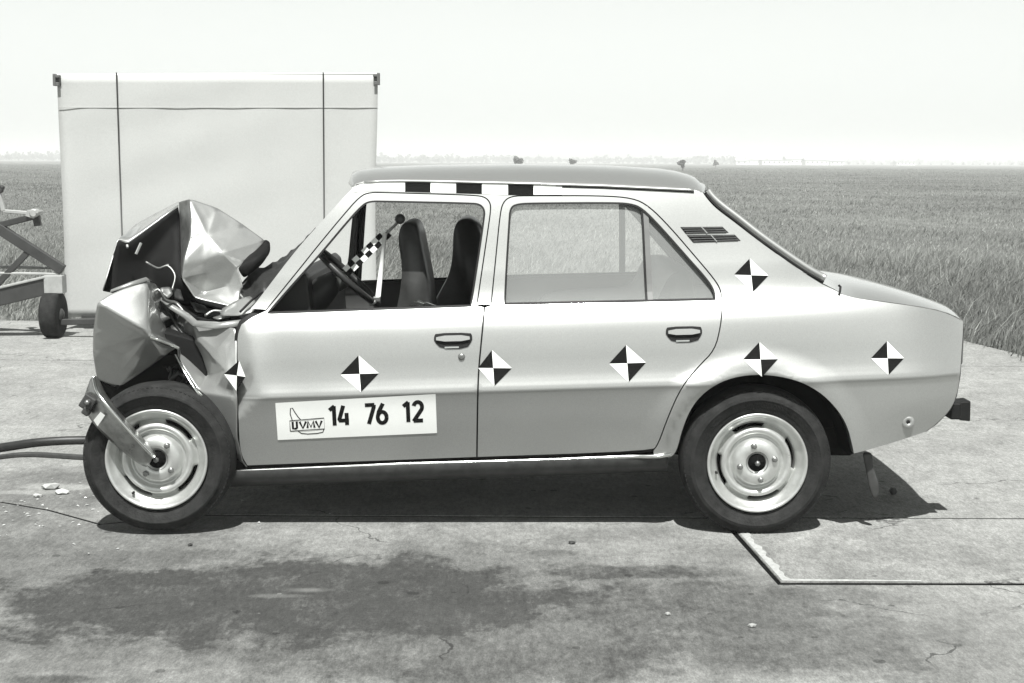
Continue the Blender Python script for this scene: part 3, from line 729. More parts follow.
RD = [(652, 451.5), (658, 445), (668, 417), (681.5, 387), (699, 366), (715, 350), (721, 325), (722.5, 304), (721, 290), (714, 278.5), (694, 255), (670, 227), (649, 206), (633, 198), (602, 195.6), (530, 195.6), (511, 196), (503, 202), (500, 214), (496, 255), (491, 305, 1)]
FD = [(477, 305, 1), (483, 264), (488, 230), (491, 209), (490, 202), (485, 197), (476, 195.3), (440, 194), (385, 192.5), (370, 192.3), (360, 196), (341.6, 217), (316, 248), (301, 267), (266, 310, 1)]
side_px = A_PIL + GUT + CPIL + RTOP + REAR + BOT + ARCH + [(655, 459, 1)] + RD + FD
rd_px = RD[:-1] + [(491, 305, 1), (484.8, 307, 1), (483.5, 320), (481.6, 340), (478.7, 370), (477.7, 400), (477, 457.5, 1)]
fd_px = [(484.5, 307, 1), (483.3, 320), (481.4, 340), (478.5, 370), (477.5, 400), (476.8, 457.5, 1), (247, 466, 1), (241, 456), (238.5, 440), (237.5, 398, 1), (237, 365), (236.5, 335), (241, 324, 1), (252, 316.5, 1)] + list(reversed(FD))
rw_px = [(504.5, 304.3, 1), (506, 270), (509, 222), (510, 208), (517, 203.6), (540, 203), (610, 202.6), (630, 203.4), (642, 207.8), (660, 226), (690, 260), (707, 279), (714, 290), (715.5, 299.5, 1)]
fw_px = [(267, 313.2, 1), (303.5, 272), (320, 254), (345, 224), (362, 205), (370, 201), (385, 201.2), (470, 203), (480, 204), (485, 210), (484, 220), (478, 262), (471, 306, 1)]
A_PILF = [(300, 309, 1), (309, 290), (315, 250), (321, 215), (327, 198), (338, 187), (362, 182)]
FDF = FD[:8] + [(385, 192.6), (350, 192.8), (335, 195), (329, 212), (321, 280), (315, 309, 1)]
side_f = pxpoly(A_PILF + GUT + CPIL + RTOP + REAR + BOT + ARCH + [(655, 459, 1)] + RD + FDF)
fd_f = pxpoly(fd_px[:13] + [(300, 314, 1)] + list(reversed(FDF)))
fw_f = pxpoly([(322, 311.5, 1), (327, 275), (333, 225), (336, 206), (342, 201), (350, 200.8)] + [p for p in [(385, 201.2), (470, 203), (480, 204), (485, 210), (484, 220), (478, 262), (471, 306, 1)]])
side = pxpoly(side_px); rd = pxpoly(rd_px); fd = pxpoly(fd_px); rw = pxpoly(rw_px); fw = pxpoly(fw_px)
rd_edge = dens([xh(*p) for p in chaikin(rd_px, 2)]); fd_edge = dens([xh(*p) for p in chaikin(fd_px, 2)])
for far in (False, True):
    bs = panel('body_side', side_f if far else side, [], 'paint', car, gap=.0022, far=far, rim=.05)
    d2 = panel('rear_door', rd, [rw], 'paint', car, gap=.0028, far=far)
    d1 = panel('front_door', fd_f if far else fd, [fw_f if far else fw], 'paint', car, gap=.0028, far=far, **({} if far else {'label': 'front door with its leading edge buckled and window open'}))
    for d, w_, e in ((d2, rw, rd_edge), (d1, fw_f if far else fw, fd_f if far else fd_edge)):
        ribbon('door_seal', e, .03, 'rubber', d, off=.022, closed=True, far=far)
        ribbon('window_seal', inset(w_, .001), .0075, 'rubber', d, off=-.0012, closed=True, th=.02, far=far)
    gl = panel('window_glass', inset(rw, -.004), [], 'glass2' if far else 'glass', d2, off=.017, rim=0, sp=.06, far=far)
    # quarter-light divider of the rear door
    dv = [xh(641.5, 206), xh(643, 230), xh(646.5, 300)]; dv2 = dens(dv, .03, False)
    ribbon('window_divider', [(x + .013, h) for x, h in dv2], .026, 'trim' , d2, off=.004, th=.012, far=far)
    ribbon('divider_seal', [(x + .001, h) for x, h in dv2], .008, 'rubber', d2, off=.001, th=.012, far=far)
    # inner door trim card
    for nm, q, d in (('trim_card', [(500, 306), (712, 300), (712, 345), (660, 430), (500, 440)], d2), ('trim_card', [(262, 316), (470, 308), (470, 440), (262, 450)], d1)):
        panel(nm, pxpoly([p + (1,) for p in q]), [], 'trim', d, off=.075, rim=.0, sp=.08, far=far)
    # bright sill moulding and dark sill below it
    tp = dens([xh(222, 472), xh(300, 468.5), xh(400, 464), xh(560, 459.5), xh(660, 456), xh(671, 454)], .04, False)
    v, f = tube_v([(lambda p: Vector((p.x, 2 * YC - p.y, p.z)) if far else p)(W(x, h, -.004)) for x, h in tp], .0085, 10); make('sill_moulding', v, f, 'chrome', car)
    sp_ = []
    for i in range(25):
        t = i / 24; px = 224 + (668 - 224) * t; py0 = 472 - 15.5 * t; row = []
        for dy, off in ((-1, .012), (4, .006), (9, .018), (13.5, .05), (15, .12)):
            p = U(px, py0 + dy, Y0 + .05 + off); row.append(p if not far else Vector((p.x, 2 * YC - p.y, p.z)))
        sp_.append(row)
    V = [p for r in sp_ for p in r]; Fc = [(i * 5 + j, (i + 1) * 5 + j, (i + 1) * 5 + j + 1, i * 5 + j + 1) for i in range(24) for j in range(4)]
    make('sill', V, Fc, 'sill', car)

# ------------------------------------------------------------------ roof, rear window, engine lid, tail
def near_pts(px): return [S(p[0], p[1]) for p in px]
def interp(tab, x):
    return float(np.interp(x, [t[0] for t in tab], [t[1] for t in tab]))
def loft(name, near, crown, bowf, n, m, material, pw=2.4, off=0, **tags):
    # near: points along the near edge; crown: z of the middle line for each; bowf: forward/backward bow of the line
    V = []; Fc = []
    for i, p in enumerate(near):
        for j in range(m + 1):
            t = j / m; u = abs(2 * t - 1); k = 1 - u ** pw
            q = Vector((p.x + bowf[i] * (1 - u ** 2.2), p.y + (2 * YC - 2 * p.y) * t, p.z + (crown[i] - p.z) * k)); q.z += off; V.append(q)
    for i in range(len(near) - 1):
        for j in range(m): a = i * (m + 1) + j; Fc.append((a, a + m + 1, a + m + 2, a + 1))
    return make(name, V, Fc, material, car, True, **tags)
sil = [(347, 177), (352, 172), (362, 168.8), (375, 167), (430, 164.8), (520, 163.8), (580, 164.6), (620, 166), (660, 168.6), (680, 171.5), (692, 176.5), (698, 183)]
cz = [(U(a, b, YC - .05).x, U(a, b, YC - .05).z) for a, b in sil]
gl_ = [(352, 187.5), (356, 184.5), (364, 182.3), (380, 181.3)] + [(400 + i * 12, float(np.interp(400 + i * 12, [400, 430, 520, 600, 690], [181, 181.3, 183.5, 185.8, 190]))) for i in range(25)] + [(694, 190.4), (699, 191.5), (703, 193.5)]
near = [S(a, b, .004) for a, b in gl_]
L = len(near); bow = []; cr = []
for i, p in enumerate(near):
    s = i / (L - 1); b = -.06 * (1 - smooth(0, .5, s)) + .06 * smooth(.6, 1, s); bow.append(b); cr.append(max(interp(cz, p.x + b), p.z + .012))
cr[0] = near[0].z + .02; 
roof = loft('roof', near, cr, bow, 0, 36, 'paint', 2.6); sm = roof.modifiers.new('solid', 'SOLIDIFY'); sm.thickness = .012; sm.offset = -1
# drip rail over the doors
gp = [S(a, b, -.006) for a, b in gl_ if 360 < a < 698]
v, f = tube_v(gp, .0055, 8); make('drip_rail', v, f, 'paint', roof)
gp = [S(a, b + 1.5, -.002) for a, b in gl_ if 555 < a < 698]; v, f = tube_v(gp, .0035, 6); make('drip_rail_painted_shadow', v, f, 'rubber', roof)  # black tube painted in as the shadow line below the drip rail
gp = [S(a, b + .8, -.002) for a, b in gl_ if 353 < a < 380]; v, f = tube_v(gp, .0035, 6); make('drip_rail_painted_shadow', v, f, 'rubber', roof)
# rear window
rwn = spline([S(*p[:2], .02) for p in [(704, 193), (709, 200), (718, 208.5), (735, 221.5), (760, 241), (800, 269), (822, 282)]], 5)
bow = [.055] * len(rwn); cr = [p.z + .022 for p in rwn]
loft('rear_window', rwn, cr, bow, 0, 28, 'glass2', 2.4)
v, f = tube_v([p + Vector((.002, -.018, .001)) for p in rwn], .0055, 10); rs = make('rear_window_seal', v, f, 'rubber', car)
v, f = tube_v([p + Vector((.016, .016, .014)) for p in rwn], .014, 10); make('rear_window_trim', v, f, 'paint', car)
for nm, dx, mt in (('rear_window_seal', .0, 'rubber'), ('rear_window_trim', .0, 'chrome')):
    v, f = tube_v([Vector((p.x + .02, 2 * YC - p.y - .01, p.z + .012)) for p in rwn], .014, 8); make(nm, v, f, mt, car) if nm == 'rear_window_seal' else None
# inner C-post trims so that the cabin is not see-through behind the rear window
# engine lid and deck
dk = [(822, 283), (834, 289), (846, 296), (862, 298.7), (880, 301), (900, 303.6), (920, 306.5), (936, 309.5), (948, 313), (957, 317), (962, 320.3), (963.5, 324)]
sil = [(826, 279), (850, 281), (880, 286.3), (910, 294.5), (935, 303), (950, 309.5), (959, 315), (963.5, 321)]
cz = [(U(a, b, YC - .3).x, U(a, b, YC - .3).z) for a, b in sil]
nr = [S(a, b, .004) for a, b in dk]; bow = [.03] * len(nr); cr = [max(interp(cz, p.x) , p.z + .004) for p in nr]
loft('engine_lid', nr, cr, bow, 0, 30, 'paint', 3.4)
lg = [S(a, b, -.001) for a, b in ((838.5, 285), (840.5, 287), (840, 291), (839, 295))]; v, f = tube_v(lg, .005, 6); make('lid_gap', v, f, 'rubber', car)
# tail panel
V = []; Fc = []; rp = [S(*p[:2], .003) for p in [(963.5, 324)] + REAR]; m = 20
for p in rp:
    for j in range(m + 1):
        t = j / m; u = abs(2 * t - 1); V.append(Vector((p.x + .035 * (1 - u ** 3), p.y + (2 * YC - 2 * p.y) * t, p.z)))
for i in range(len(rp) - 1):
    for j in range(m): a = i * (m + 1) + j; Fc.append((a, a + m + 1, a + m + 2, a + 1))
tail = make('tail_panel', V, Fc, 'paint', car)
# rear lamps on the tail
for s in (0, 1):
    y = Y0 + .32; y = 2 * YC - y if s else y
    v, f = box_v((S(963, 340).x + .012, y, S(963, 350).z), (.02, .28, .14)); bev(make('rear_lamp', v, f, mat('lamp_lens', .12, .2), tail, False), .01)
# rear bumper with rubber end
yb = ysurf(1.75, .4)
v, f = box_v((U(968, 411, yb).x - .035, YC, U(961, 411, yb + .05).z), (.045, 1.30, .07)); bev(make('rear_bumper', v, f, 'rubber', car, False), .008)
e = [U(950, 403, yb + .10), U(971, 401, yb + .10), U(970.5, 421.5, yb + .10), U(960, 420.5, yb + .10), U(953, 413, yb + .10)]
V = e + [p + Vector((0, .09, 0)) for p in e]; Fc = [tuple(reversed(range(5))), tuple(range(5, 10))] + [(i, (i + 1) % 5, (i + 1) % 5 + 5, i + 5) for i in range(5)]
bev(make('bumper_end', V, Fc, 'rubber', car, False), .005)

# ------------------------------------------------------------------ C-pillar air vents
for q in ([(680.4, 227), (722.3, 226.6), (728.5, 232.5), (685.5, 233.5)], [(686.8, 235), (734.7, 234.6), (740.5, 240.6), (693, 242.4)]):
    o = [xh(*p) for p in q]
    vt = panel('air_vent', dens(o), [], 'rubber', car, off=-.002, rim=.012, sp=.03)
    for k in range(3):
        t = (k + .5) / 3; a = np.array(o[0]) * (1 - t) + np.array(o[3]) * t; b = np.array(o[1]) * (1 - t) + np.array(o[2]) * t
        ribbon('vent_slat', dens([tuple(a + (b - a) * .03), tuple(a + (b - a) * .97)], .05, False), .0035, 'darkmetal', vt, off=-.006, th=.004)
    mid = [(np.array(o[0]) + o[1]) / 2, (np.array(o[3]) + o[2]) / 2]; ribbon('vent_rib', [tuple(mid[0]), tuple(mid[1])], .004, 'dullmetal', vt, off=-.0065, th=.004)

# ------------------------------------------------------------------ door handles, locks, plugs
def handle(x0, y0, x1, y1, door):
    w_ = x1 - x0; h_ = y1 - y0
    po = [(x0, y0 + h_ * .25), (x0 + w_ * .05, y0 + h_ * .04), (x1 - w_ * .05, y0), (x1, y0 + h_ * .2), (x1, y0 + h_ * .5), (x1 - w_ * .15, y1 - h_ * .02), (x0 + w_ * .2, y1), (x0, y0 + h_ * .55)]
    e = dens([xh(*p) for p in chaikin(po, 1)], .01); hb = panel('door_handle', e, [], 'rubber', door, off=-.003, rim=.008, sp=.02)
    li = [(x0 + w_ * .06, y0 + h_ * .18), (x1 - w_ * .07, y0 + h_ * .13), (x1 - w_ * .06, y0 + h_ * .48), (x0 + w_ * .06, y0 + h_ * .53)]
    panel('handle_lever', dens([xh(*p) for p in chaikin(li, 1)], .01), [], 'paint', hb, off=-.014, rim=.010, sp=.02)
    li = [(x0 + w_ * .28, y0 + h_ * .90), (x0 + w_ * .65, y0 + h_ * .88)]; ribbon('handle_edge', [xh(*p) for p in li], .006, 'chrome', hb, off=-.006, th=.004)
def first(name): return next(o for o in car.children if o.name.split('.')[0] == name)
FDO, RDO, BSO = first('front_door'), first('rear_door'), first('body_side')
handle(434, 332.5, 472.3, 349, FDO); handle(665.8, 326, 702, 342.5, RDO)
c = S(461.5, 357, -.004); v, f = lathe_v([(0, -.004), (.006, -.004), (.012, -.003), (.014, .004)], c, 20); make('door_lock', v, f, 'dullmetal', FDO)
c = S(908, 422, -.002); v, f = lathe_v([(0, .004), (.006, .004), (.008, -.004), (.018, -.006), (.026, .0), (.028, .006)], c, 24); pl = make('jack_socket', v, f, 'paint', car)
v, f = lathe_v([(0, -.003), (.0075, -.003), (.008, .004)], c, 16); make('socket_hole', v, f, 'rubber', pl)

# ------------------------------------------------------------------ stickers
def tri_on(pts, off): return [S(p[0], p[1], off) for p in pts]
def sub_tri(a, b, c, k=5):
    a, b, c = np.array(a, float), np.array(b, float), np.array(c, float); V = []; idx = {}; Fc = []
    for i in range(k + 1):
        for j in range(k + 1 - i): idx[(i, j)] = len(V); V.append(a + (b - a) * i / k + (c - a) * j / k)
    for i in range(k):
        for j in range(k - i):
            Fc.append((idx[(i, j)], idx[(i + 1, j)], idx[(i, j + 1)]))
            if j < k - i - 1: Fc.append((idx[(i + 1, j)], idx[(i + 1, j + 1)], idx[(i, j + 1)]))
    return V, Fc
def marker(t, r, b, l, c, parent, off=-.0016, mp=None):
    mp = mp or (lambda p, o: S(p[0], p[1], o))
    whites = [(c, t, r), (c, b, l)]; blacks = [(c, l, t), (c, r, b)]
    def m(ts, o, k=5):
        V = []; Fc = []
        for q in ts:
            v, f = sub_tri(*q, k); n = len(V); V += [mp(p, o) for p in v]; Fc += [tuple(i + n for i in g_) for g_ in f]
        return V, Fc
    o = make('target_marker', *m(whites, off), 'white', parent); make('black_quarter', *m(blacks, off - .0004), 'black', o); return o
marker((358.6, 355.3), (378.9, 373.3), (361, 392), (340.3, 374.5), (359.6, 373.9), FDO)
marker((491.9, 350), (511.9, 368.2), (494.4, 386), (478.2, 367.9), (493.2, 368), RDO)
marker((626, 345), (646, 362.6), (628.6, 382), (609, 363.6), (627.3, 363.2), RDO)
marker((749.7, 258.4), (768.4, 275.6), (753, 292), (734, 274.7), (751.3, 275.2), BSO)
marker((759.4, 342), (778, 359), (762, 377), (743, 359.5), (760.6, 359.3), BSO)
marker((887, 341), (904, 358.3), (888.5, 375), (871, 358.2), (887.7, 358.2), BSO)
# number panel
q0, q1, q2, q3 = np.array((275.3, 403.)), np.array((435.6, 394.)), np.array((437, 433.)), np.array((277.8, 440.))
def plate(u, v_, off):   # u 0..1 left to right, v 0..1 bottom to top
    p = (q3 * (1 - u) + q2 * u) * (1 - v_) + (q0 * (1 - u) + q1 * u) * v_; return S(p[0], p[1], off)
V = [plate(i / 24, j / 8, -.003) for j in range(9) for i in range(25)]; Fc = [(j * 25 + i, j * 25 + i + 1, (j + 1) * 25 + i + 1, (j + 1) * 25 + i) for j in range(8) for i in range(24)]
pn = make('number_panel', V, Fc, 'white', FDO, label='white panel with a ship logo and the numbers 14 76 12')
def strokes(name, lines, wd):
    V = []; Fc = []
    for ln in lines:
        n0 = len(V)
        for i, p in enumerate(ln):
            a = np.array(ln[max(i - 1, 0)], float); b = np.array(ln[min(i + 1, len(ln) - 1)], float); t = (b - a) * (4, 1); t /= np.linalg.norm(t) + 1e-9
            nn = np.array((-t[1] / 4, t[0])) * wd / 2
            for s in (-1, 1): q = np.array(p) + nn * s; V.append(plate(q[0], q[1], -.0038))
        for i in range(len(ln) - 1): a = n0 + 2 * i; Fc.append((a, a + 2, a + 3, a + 1))
    make(name, V, Fc, 'ink', pn, False)
strokes('ship_logo', [[(.082, .22), (.297, .24), (.297, .53), (.082, .50), (.082, .22)],
        [(.098, .52), (.088, .68), (.092, .83), (.104, .84), (.118, .72), (.135, .60), (.150, .52)],
        [(.130, .22), (.150, .15), (.19, .125), (.25, .13), (.285, .155), (.293, .235)]], .022)
def arc(cx, cy, rx, ry, a0, a1, n=12): return [(cx + rx * math.cos(R_(a0 + (a1 - a0) * i / n)), cy + ry * math.sin(R_(a0 + (a1 - a0) * i / n))) for i in range(n + 1)]
DG = {'1': [[(.12, .80), (.62, 1.0)], [(.56, 1.0), (.56, 0)]], '4': [[(.50, 1.0), (.06, .28), (.06, .24), (.98, .24)], [(.78, .62), (.78, 0)]],
      '7': [[(.05, .96), (.95, .96)], [(.90, .96), (.88, .84), (.35, 0)]], '6': [arc(.5, .30, .42, .28, 0, 360, 24), [(.09, .36), (.20, .60), (.62, 1.0)]],
      '2': [arc(.5, .73, .40, .25, 165, -30, 12) + [(.10, .06), (.05, .03)], [(.05, .05), (.95, .05)]]}
for ch, u0 in (('1', .325), ('4', .388), ('7', .553), ('6', .628), ('1', .787), ('2', .853)):
    strokes('number_lettering', [[(u0 + .066 * x, .315 + .515 * y) for x, y in ln] for ln in DG[ch]], .10)
LT = [[(.0, 1), (.0, .0), (.10, .0)], [(.14, 1), (.14, .1), (.10, 0), (.06, 0)], [(.24, .95), (.34, 0), (.46, .95)], [(.50, 0), (.53, .95), (.62, .1), (.71, .95), (.74, 0)], [(.79, .95), (.90, 0), (1.0, .95)]]
strokes('logo_lettering', [[(.100 + .182 * x, .285 + .185 * y) for x, y in ln] for ln in LT], .055)
# checkered tape on the roof rail
tape = [(352, 405, 'white'), (405, 430.5, 'black'), (430.5, 456, 'white'), (456, 482, 'black'), (482, 508, 'white'), (508, 533.5, 'black'), (533.5, 562, 'white')]
for a, b, c in tape:
    V = []; n = 6
    for i in range(n + 1):
        x = a + (b - a) * i / n; g0 = float(np.interp(x, [352, 364, 400, 430, 520, 600], [187.3, 182.4, 181, 181.3, 183.5, 185.8])) ; g1 = float(np.interp(x, [352, 366, 380, 440, 485, 503, 602], [192.4, 191, 191, 192.6, 194, 195, 194.2]))
        for t in (0, .33, .67, 1): p = S(x, g0 + (g1 - g0) * t, -.0075 + .0055 * min(1, t * 3)); V.append(p)
    make('tape_square', V, [(i * 4 + j, i * 4 + j + 1, i * 4 + j + 5, i * 4 + j + 4) for i in range(n) for j in range(3)], c, BSO)

# ------------------------------------------------------------------ wheels
def wheel(c, R, sgn=1, steer=0, rotz=0, flat=.008, name='wheel'):
    # sgn 1: outer face looks at -y
    def mk(nm, v, f, m, par, **k):
        rot = Matrix.Rotation(steer, 3, 'Z') @ Matrix.Rotation(rotz, 3, 'Y')
        o = []
        for q in v:
            q = rot @ Vector((q.x, q.y * sgn, q.z)); q = q + Vector(c)
            if q.z < .0015: q.z = .0015
            o.append(q)
        return make(nm, o, f if sgn == 1 else [tuple(reversed(x)) for x in f], m, par, **k)
    rimp = [(.176, .10), (.176, .03), (.178, .012), (.184, .004), (.196, -.002), (.200, -.010), (.197, -.014), (.190, -.012), (.184, -.002), (.178, .010), (.168, .018), (.158, .028), (.152, .05), (.150, .09)]
    v, f = lathe_v(rimp, (0, 0, 0), 72); wh = mk('wheel', v, f, 'rim', car)
    tp = [(.172, .155), (.20, .165), (.25, .172), (R - .018, .160), (R - .004, .140), (R, .11), (R, .05), (R - .004, .018), (R - .016, .002), (R - .030, -.006), (R - .033, -.011), (.262, -.012), (.256, -.0135), (.254, -.0145), (.251, -.0145), (.249, -.0110), (.240, -.0125), (.2385, -.0105), (.224, -.0105), (.2225, -.0085), (.210, -.004), (.203, -.001), (.196, .004), (.188, .02), (.180, .06)]
    v, f = lathe_v(tp, (0, 0, 0), 96); mk('tyre', v, f, 'tyre', wh)
    # tread blocks around the shoulder
    tv = []
    for k in range(96):
        a = 2 * math.pi * k / 96; rot = Matrix.Rotation(-a, 3, 'Y'); b, fb = box_v((R - .019, .012, 0), (.016, .018, .010)); tv.append(([rot @ q for q in b], fb))
    v, f = join(tv); mk('tread_shoulder', v, f, 'tyre', wh, smooth=False)
    # pressed disc with four slots
    dp = [(.026, .006), (.040, .002), (.046, -.006), (.060, -.007), (.082, -.004), (.091, .004), (.096, .020), (.104, .030), (.110, .027), (.115, .014), (.121, .008), (.130, .006), (.137, .009), (.142, .018), (.147, .030), (.158, .036)]
    def rad(r, y, t, j):
        s = abs(((t + .35) % (math.pi / 2)) - math.pi / 4); k = smooth(.46, .38, s)
        if j >= 13: r = r - k * (r - .139) * .92; y = y + k * .004
        return r, y
    v, f = lathe_v(dp, (0, 0, 0), 120, rad=rad); mk('wheel_disc', v, f, 'rim', wh)
    v, f = lathe_v([(.0, .06), (.15, .06), (.165, .05)], (0, 0, 0), 40); mk('brake_drum', v, f, 'under', wh)
    v, f = lathe_v([(0, -.012), (.012, -.012), (.016, -.006), (.026, -.004), (.030, .002), (.040, .004), (.044, -.004)], (0, 0, 0), 36); mk('hub', v, f, 'under', wh)
    v, f = lathe_v([(0, -.024), (.008, -.023), (.011, -.018), (.011, -.008)], (0, 0, 0), 6); mk('hub_nut', v, f, 'dullmetal', wh)
    for k in range(4):
        a = .42 + k * math.pi / 2; p = Vector((.070 * math.cos(a), -.006, .070 * math.sin(a)))
        v, f = lathe_v([(0, -.012), (.008, -.014), (.012, -.009), (.013, .004)], p, 6); mk('lug_nut', v, f, 'dullmetal', wh)
    v, f = box_v((-.165 * math.cos(.45), .004, -.165 * math.sin(.45)), (.008, .018, .008)); mk('valve', v, f, 'rubber', wh)
    return wh
wheel((HUBR.x, 5.59, HUBR.z), .300, 1, rotz=.2)
wheel((HUBF.x, 5.525, HUBF.z), .2955, 1, steer=R_(2), rotz=-.5)
wheel((HUBR.x, 2 * YC - 5.612, HUBR.z), .300, -1)
wheel((HUBF.x + .1, 2 * YC - 5.585, HUBF.z), .297, -1)

# ------------------------------------------------------------------ crushed front end
fv = [(97.5, 303, 5.47), (112, 293, 5.52), (146, 281, 5.61), (148, 289, 5.59), (147, 331, 5.49), (93.5, 330, 5.585), (148.5, 336, 5.51), (93, 352, 5.68),
      (97.5, 384, 5.82), (114, 391, 5.83), (163, 357, 5.68), (178, 346.5, 5.60), (155, 284, 5.80), (165, 301, 5.92), (167, 325, 6.00), (172, 342, 5.90),
      (180, 312, 5.93), (193, 324, 5.80), (187, 345, 5.88), (235, 328, 5.655), (198, 340, 5.74), (226, 371, 5.585), (236.5, 336, 5.64), (236.8, 372, 5.575),
      (178, 358, 5.74), (200, 392, 5.66), (237, 398, 5.55), (213, 416, 5.65), (225, 446, 5.70), (243, 461, 5.635), (247, 467, 5.645), (237.5, 440, 5.61), (207, 375, 5.80), (120, 372, 5.74), (217, 350, 5.655)]
ff = [(0, 4, 3, 2, 1), (0, 5, 6, 4), (5, 7, 6), (7, 8, 9, 33), (7, 33, 6), (33, 9, 10, 6), (6, 10, 11), (3, 14, 13, 12, 2), (3, 4, 15, 14), (4, 6, 11, 15), (14, 16, 13), (14, 15, 18, 17, 16),
      (15, 11, 24, 18), (17, 18, 20), (17, 20, 34), (17, 34, 19), (19, 34, 22), (34, 21, 23, 22), (20, 21, 34), (20, 18, 32, 21), (18, 24, 25, 32), (32, 25, 26, 21), (21, 26, 23), (25, 27, 31, 26), (27, 28, 31), (28, 29, 31), (28, 30, 29)]
sharp = [(0, 4), (3, 4), (4, 6), (2, 3), (6, 11), (17, 20), (7, 6), (20, 21), (25, 26), (0, 1), (1, 2)]
for far in (False, True):
    fen = crumple('front_wing', fv, ff, 'paint', car, .85, .003, 3, sharp, far, .004, .010, **({} if far else {'label': 'front wing folded into a sharp crumpled block'}))
    # rail along the top of the wing, arch lip and folded bright edges
    def strip(nm, a, b, m, y):
        V = [U(p[0], p[1], y_) for p, y_ in zip(a, y)] + [U(p[0], p[1], y_ + .01) for p, y_ in zip(b, y)]; n = len(a)
        if far: V = mirror_y(V)
        o = make(nm, V, [(i, i + 1, n + i + 1, n + i) for i in range(n - 1)], m, fen); s = o.modifiers.new('solid', 'SOLIDIFY'); s.thickness = .004; return o
    strip('wing_rail', [(158, 299), (170, 309), (184, 318), (193, 326), (215, 328.5), (242, 326)], [(159.5, 296), (174, 305), (189, 313.5), (197, 320.5), (220, 322), (246, 319)], 'paint', [5.86, 5.84, 5.80, 5.72, 5.68, 5.66])
    strip('arch_lip', [(175.5, 354), (184, 372), (193, 387), (199, 396)], [(177.5, 355), (186.5, 371.5), (195.5, 386), (203, 396)], 'chrome', [5.66, 5.62, 5.585, 5.575])
    strip('folded_edge', [(150, 335.5), (164, 341), (179, 346.8)], [(150.5, 338), (164, 344), (179, 349.5)], 'chrome', [5.485, 5.52, 5.55])
    strip('folded_top', [(110, 292), (130, 286), (147, 281), (152, 284)], [(111, 289.5), (130, 282), (146, 277), (153, 281)], 'paint', [5.515, 5.565, 5.60, 5.74])
FEN = first('front_wing')
def mp_f(p, o):  # marker on the wing's last flat piece
    return U(p[0], p[1], float(np.interp(p[0], [222, 237, 246], [5.566, 5.548, 5.54])) + o)
marker((239, 360.5), (245.5, 377), (236.5, 391), (224, 374), (236.8, 375.5), FEN, -.006, mp_f)

# bonnet: torn up and folded into a tent
hv = [(190, 199, 6.03), (217, 208, 6.07), (243, 225, 6.09), (265, 241, 6.09), (245, 262, 5.98), (237, 268, 5.95), (243, 287, 5.93), (240, 292, 5.95), (238, 308, 5.88), (195, 298, 5.89), (182, 278, 5.895), (184, 262, 5.89),
      (191, 238, 5.945), (192, 218, 5.985), (208, 236, 5.965), (222, 253, 5.93), (203, 293, 5.975), (228, 286, 5.97), (207, 272, 5.945)]
hf = [(0, 13, 14), (0, 14, 1), (1, 14, 2), (2, 14, 15), (2, 15, 3), (3, 15, 4), (4, 15, 5), (13, 12, 14), (12, 11, 14), (11, 18, 15, 14), (11, 10, 18), (18, 17, 5, 15), (10, 16, 18), (18, 16, 17), (17, 6, 5), (10, 9, 16), (9, 8, 17, 16), (8, 7, 6, 17)]
hood = crumple('bonnet', hv, hf, 'paint', car, .75, .004, 3, [(0, 14), (14, 15), (15, 5), (16, 17), (10, 16), (17, 6), (15, 18), (0, 13), (12, 13)], False, .004, .007, label='bonnet torn loose and folded up into a tent')
sv_ = [(179, 202, 6.10), (190, 199, 6.032), (192, 218, 5.988), (191, 238, 5.948), (184, 262, 5.893), (182, 278, 5.898), (180, 218, 6.14), (180, 240, 6.1), (180.5, 262, 6.04), (181, 277, 5.94), (185, 208, 6.08), (186, 235, 6.05)]
crumple('bonnet_fold', sv_, [(0, 10, 1), (1, 10, 11, 3, 2), (0, 6, 7, 11, 10), (7, 8, 4, 3, 11), (8, 9, 5, 4)], 'dullmetal', hood, .7, .003, 2, [(10, 11)])
lv = [(118, 240, 6.02), (128, 243.5, 6.03), (178, 207, 6.15), (180, 218, 6.15), (180, 262, 6.06), (182, 278, 5.95), (197, 303, 5.98), (232, 312, 6.05), (160, 303, 6.10), (103, 291, 5.98), (110, 265, 6.0), (145, 265, 6.10)]
lf = [(0, 1, 11, 10), (1, 2, 3, 11), (3, 4, 11), (4, 5, 8, 11), (5, 6, 8), (6, 7, 8), (8, 9, 10, 11)]
crumple('bonnet_underside', lv, lf, 'inner', hood, .6, .004, 2, [(1, 11)], False, .008)
ov_ = [(p[0], p[1] - 1.0, p[2] + .03) for p in lv[:5]] + [(136, 224, 6.55), (179, 201.5, 6.5), (103, 290, 5.92), (112, 262, 6.4), (150, 300, 6.35)]
crumple('bonnet_far_half', ov_, [(0, 1, 5), (1, 2, 6, 5), (0, 5, 8, 7)], 'paint', hood, .6, .004, 2)
# rolled black rear edge of the bonnet
ev = [(265, 240, 6.10), (269.5, 243, 6.10), (270, 250, 6.06), (266, 258, 6.02), (258, 267, 5.98), (250, 273, 5.97), (243, 278, 5.96), (238, 268, 5.94), (245, 261, 5.97), (256, 250, 6.06), (258, 258, 5.96)]
crumple('bonnet_rolled_edge', ev, [(0, 1, 2, 10, 9), (2, 3, 4, 10), (4, 5, 6, 10), (6, 7, 8, 10), (8, 9, 10)], 'inner', hood, .3, .012, 2)
for a, b in (((141, 243), (136, 254)), ((127, 245), (127.5, 247.5)), ((163, 267), (168, 265))):
    v, f = bar_v(U(*a, 5.97 if a[0] > 130 else 5.98), U(*b, 5.95 if a[0] > 130 else 5.97), .008, .008); make('bonnet_stay', v, f, 'pale', hood, False)
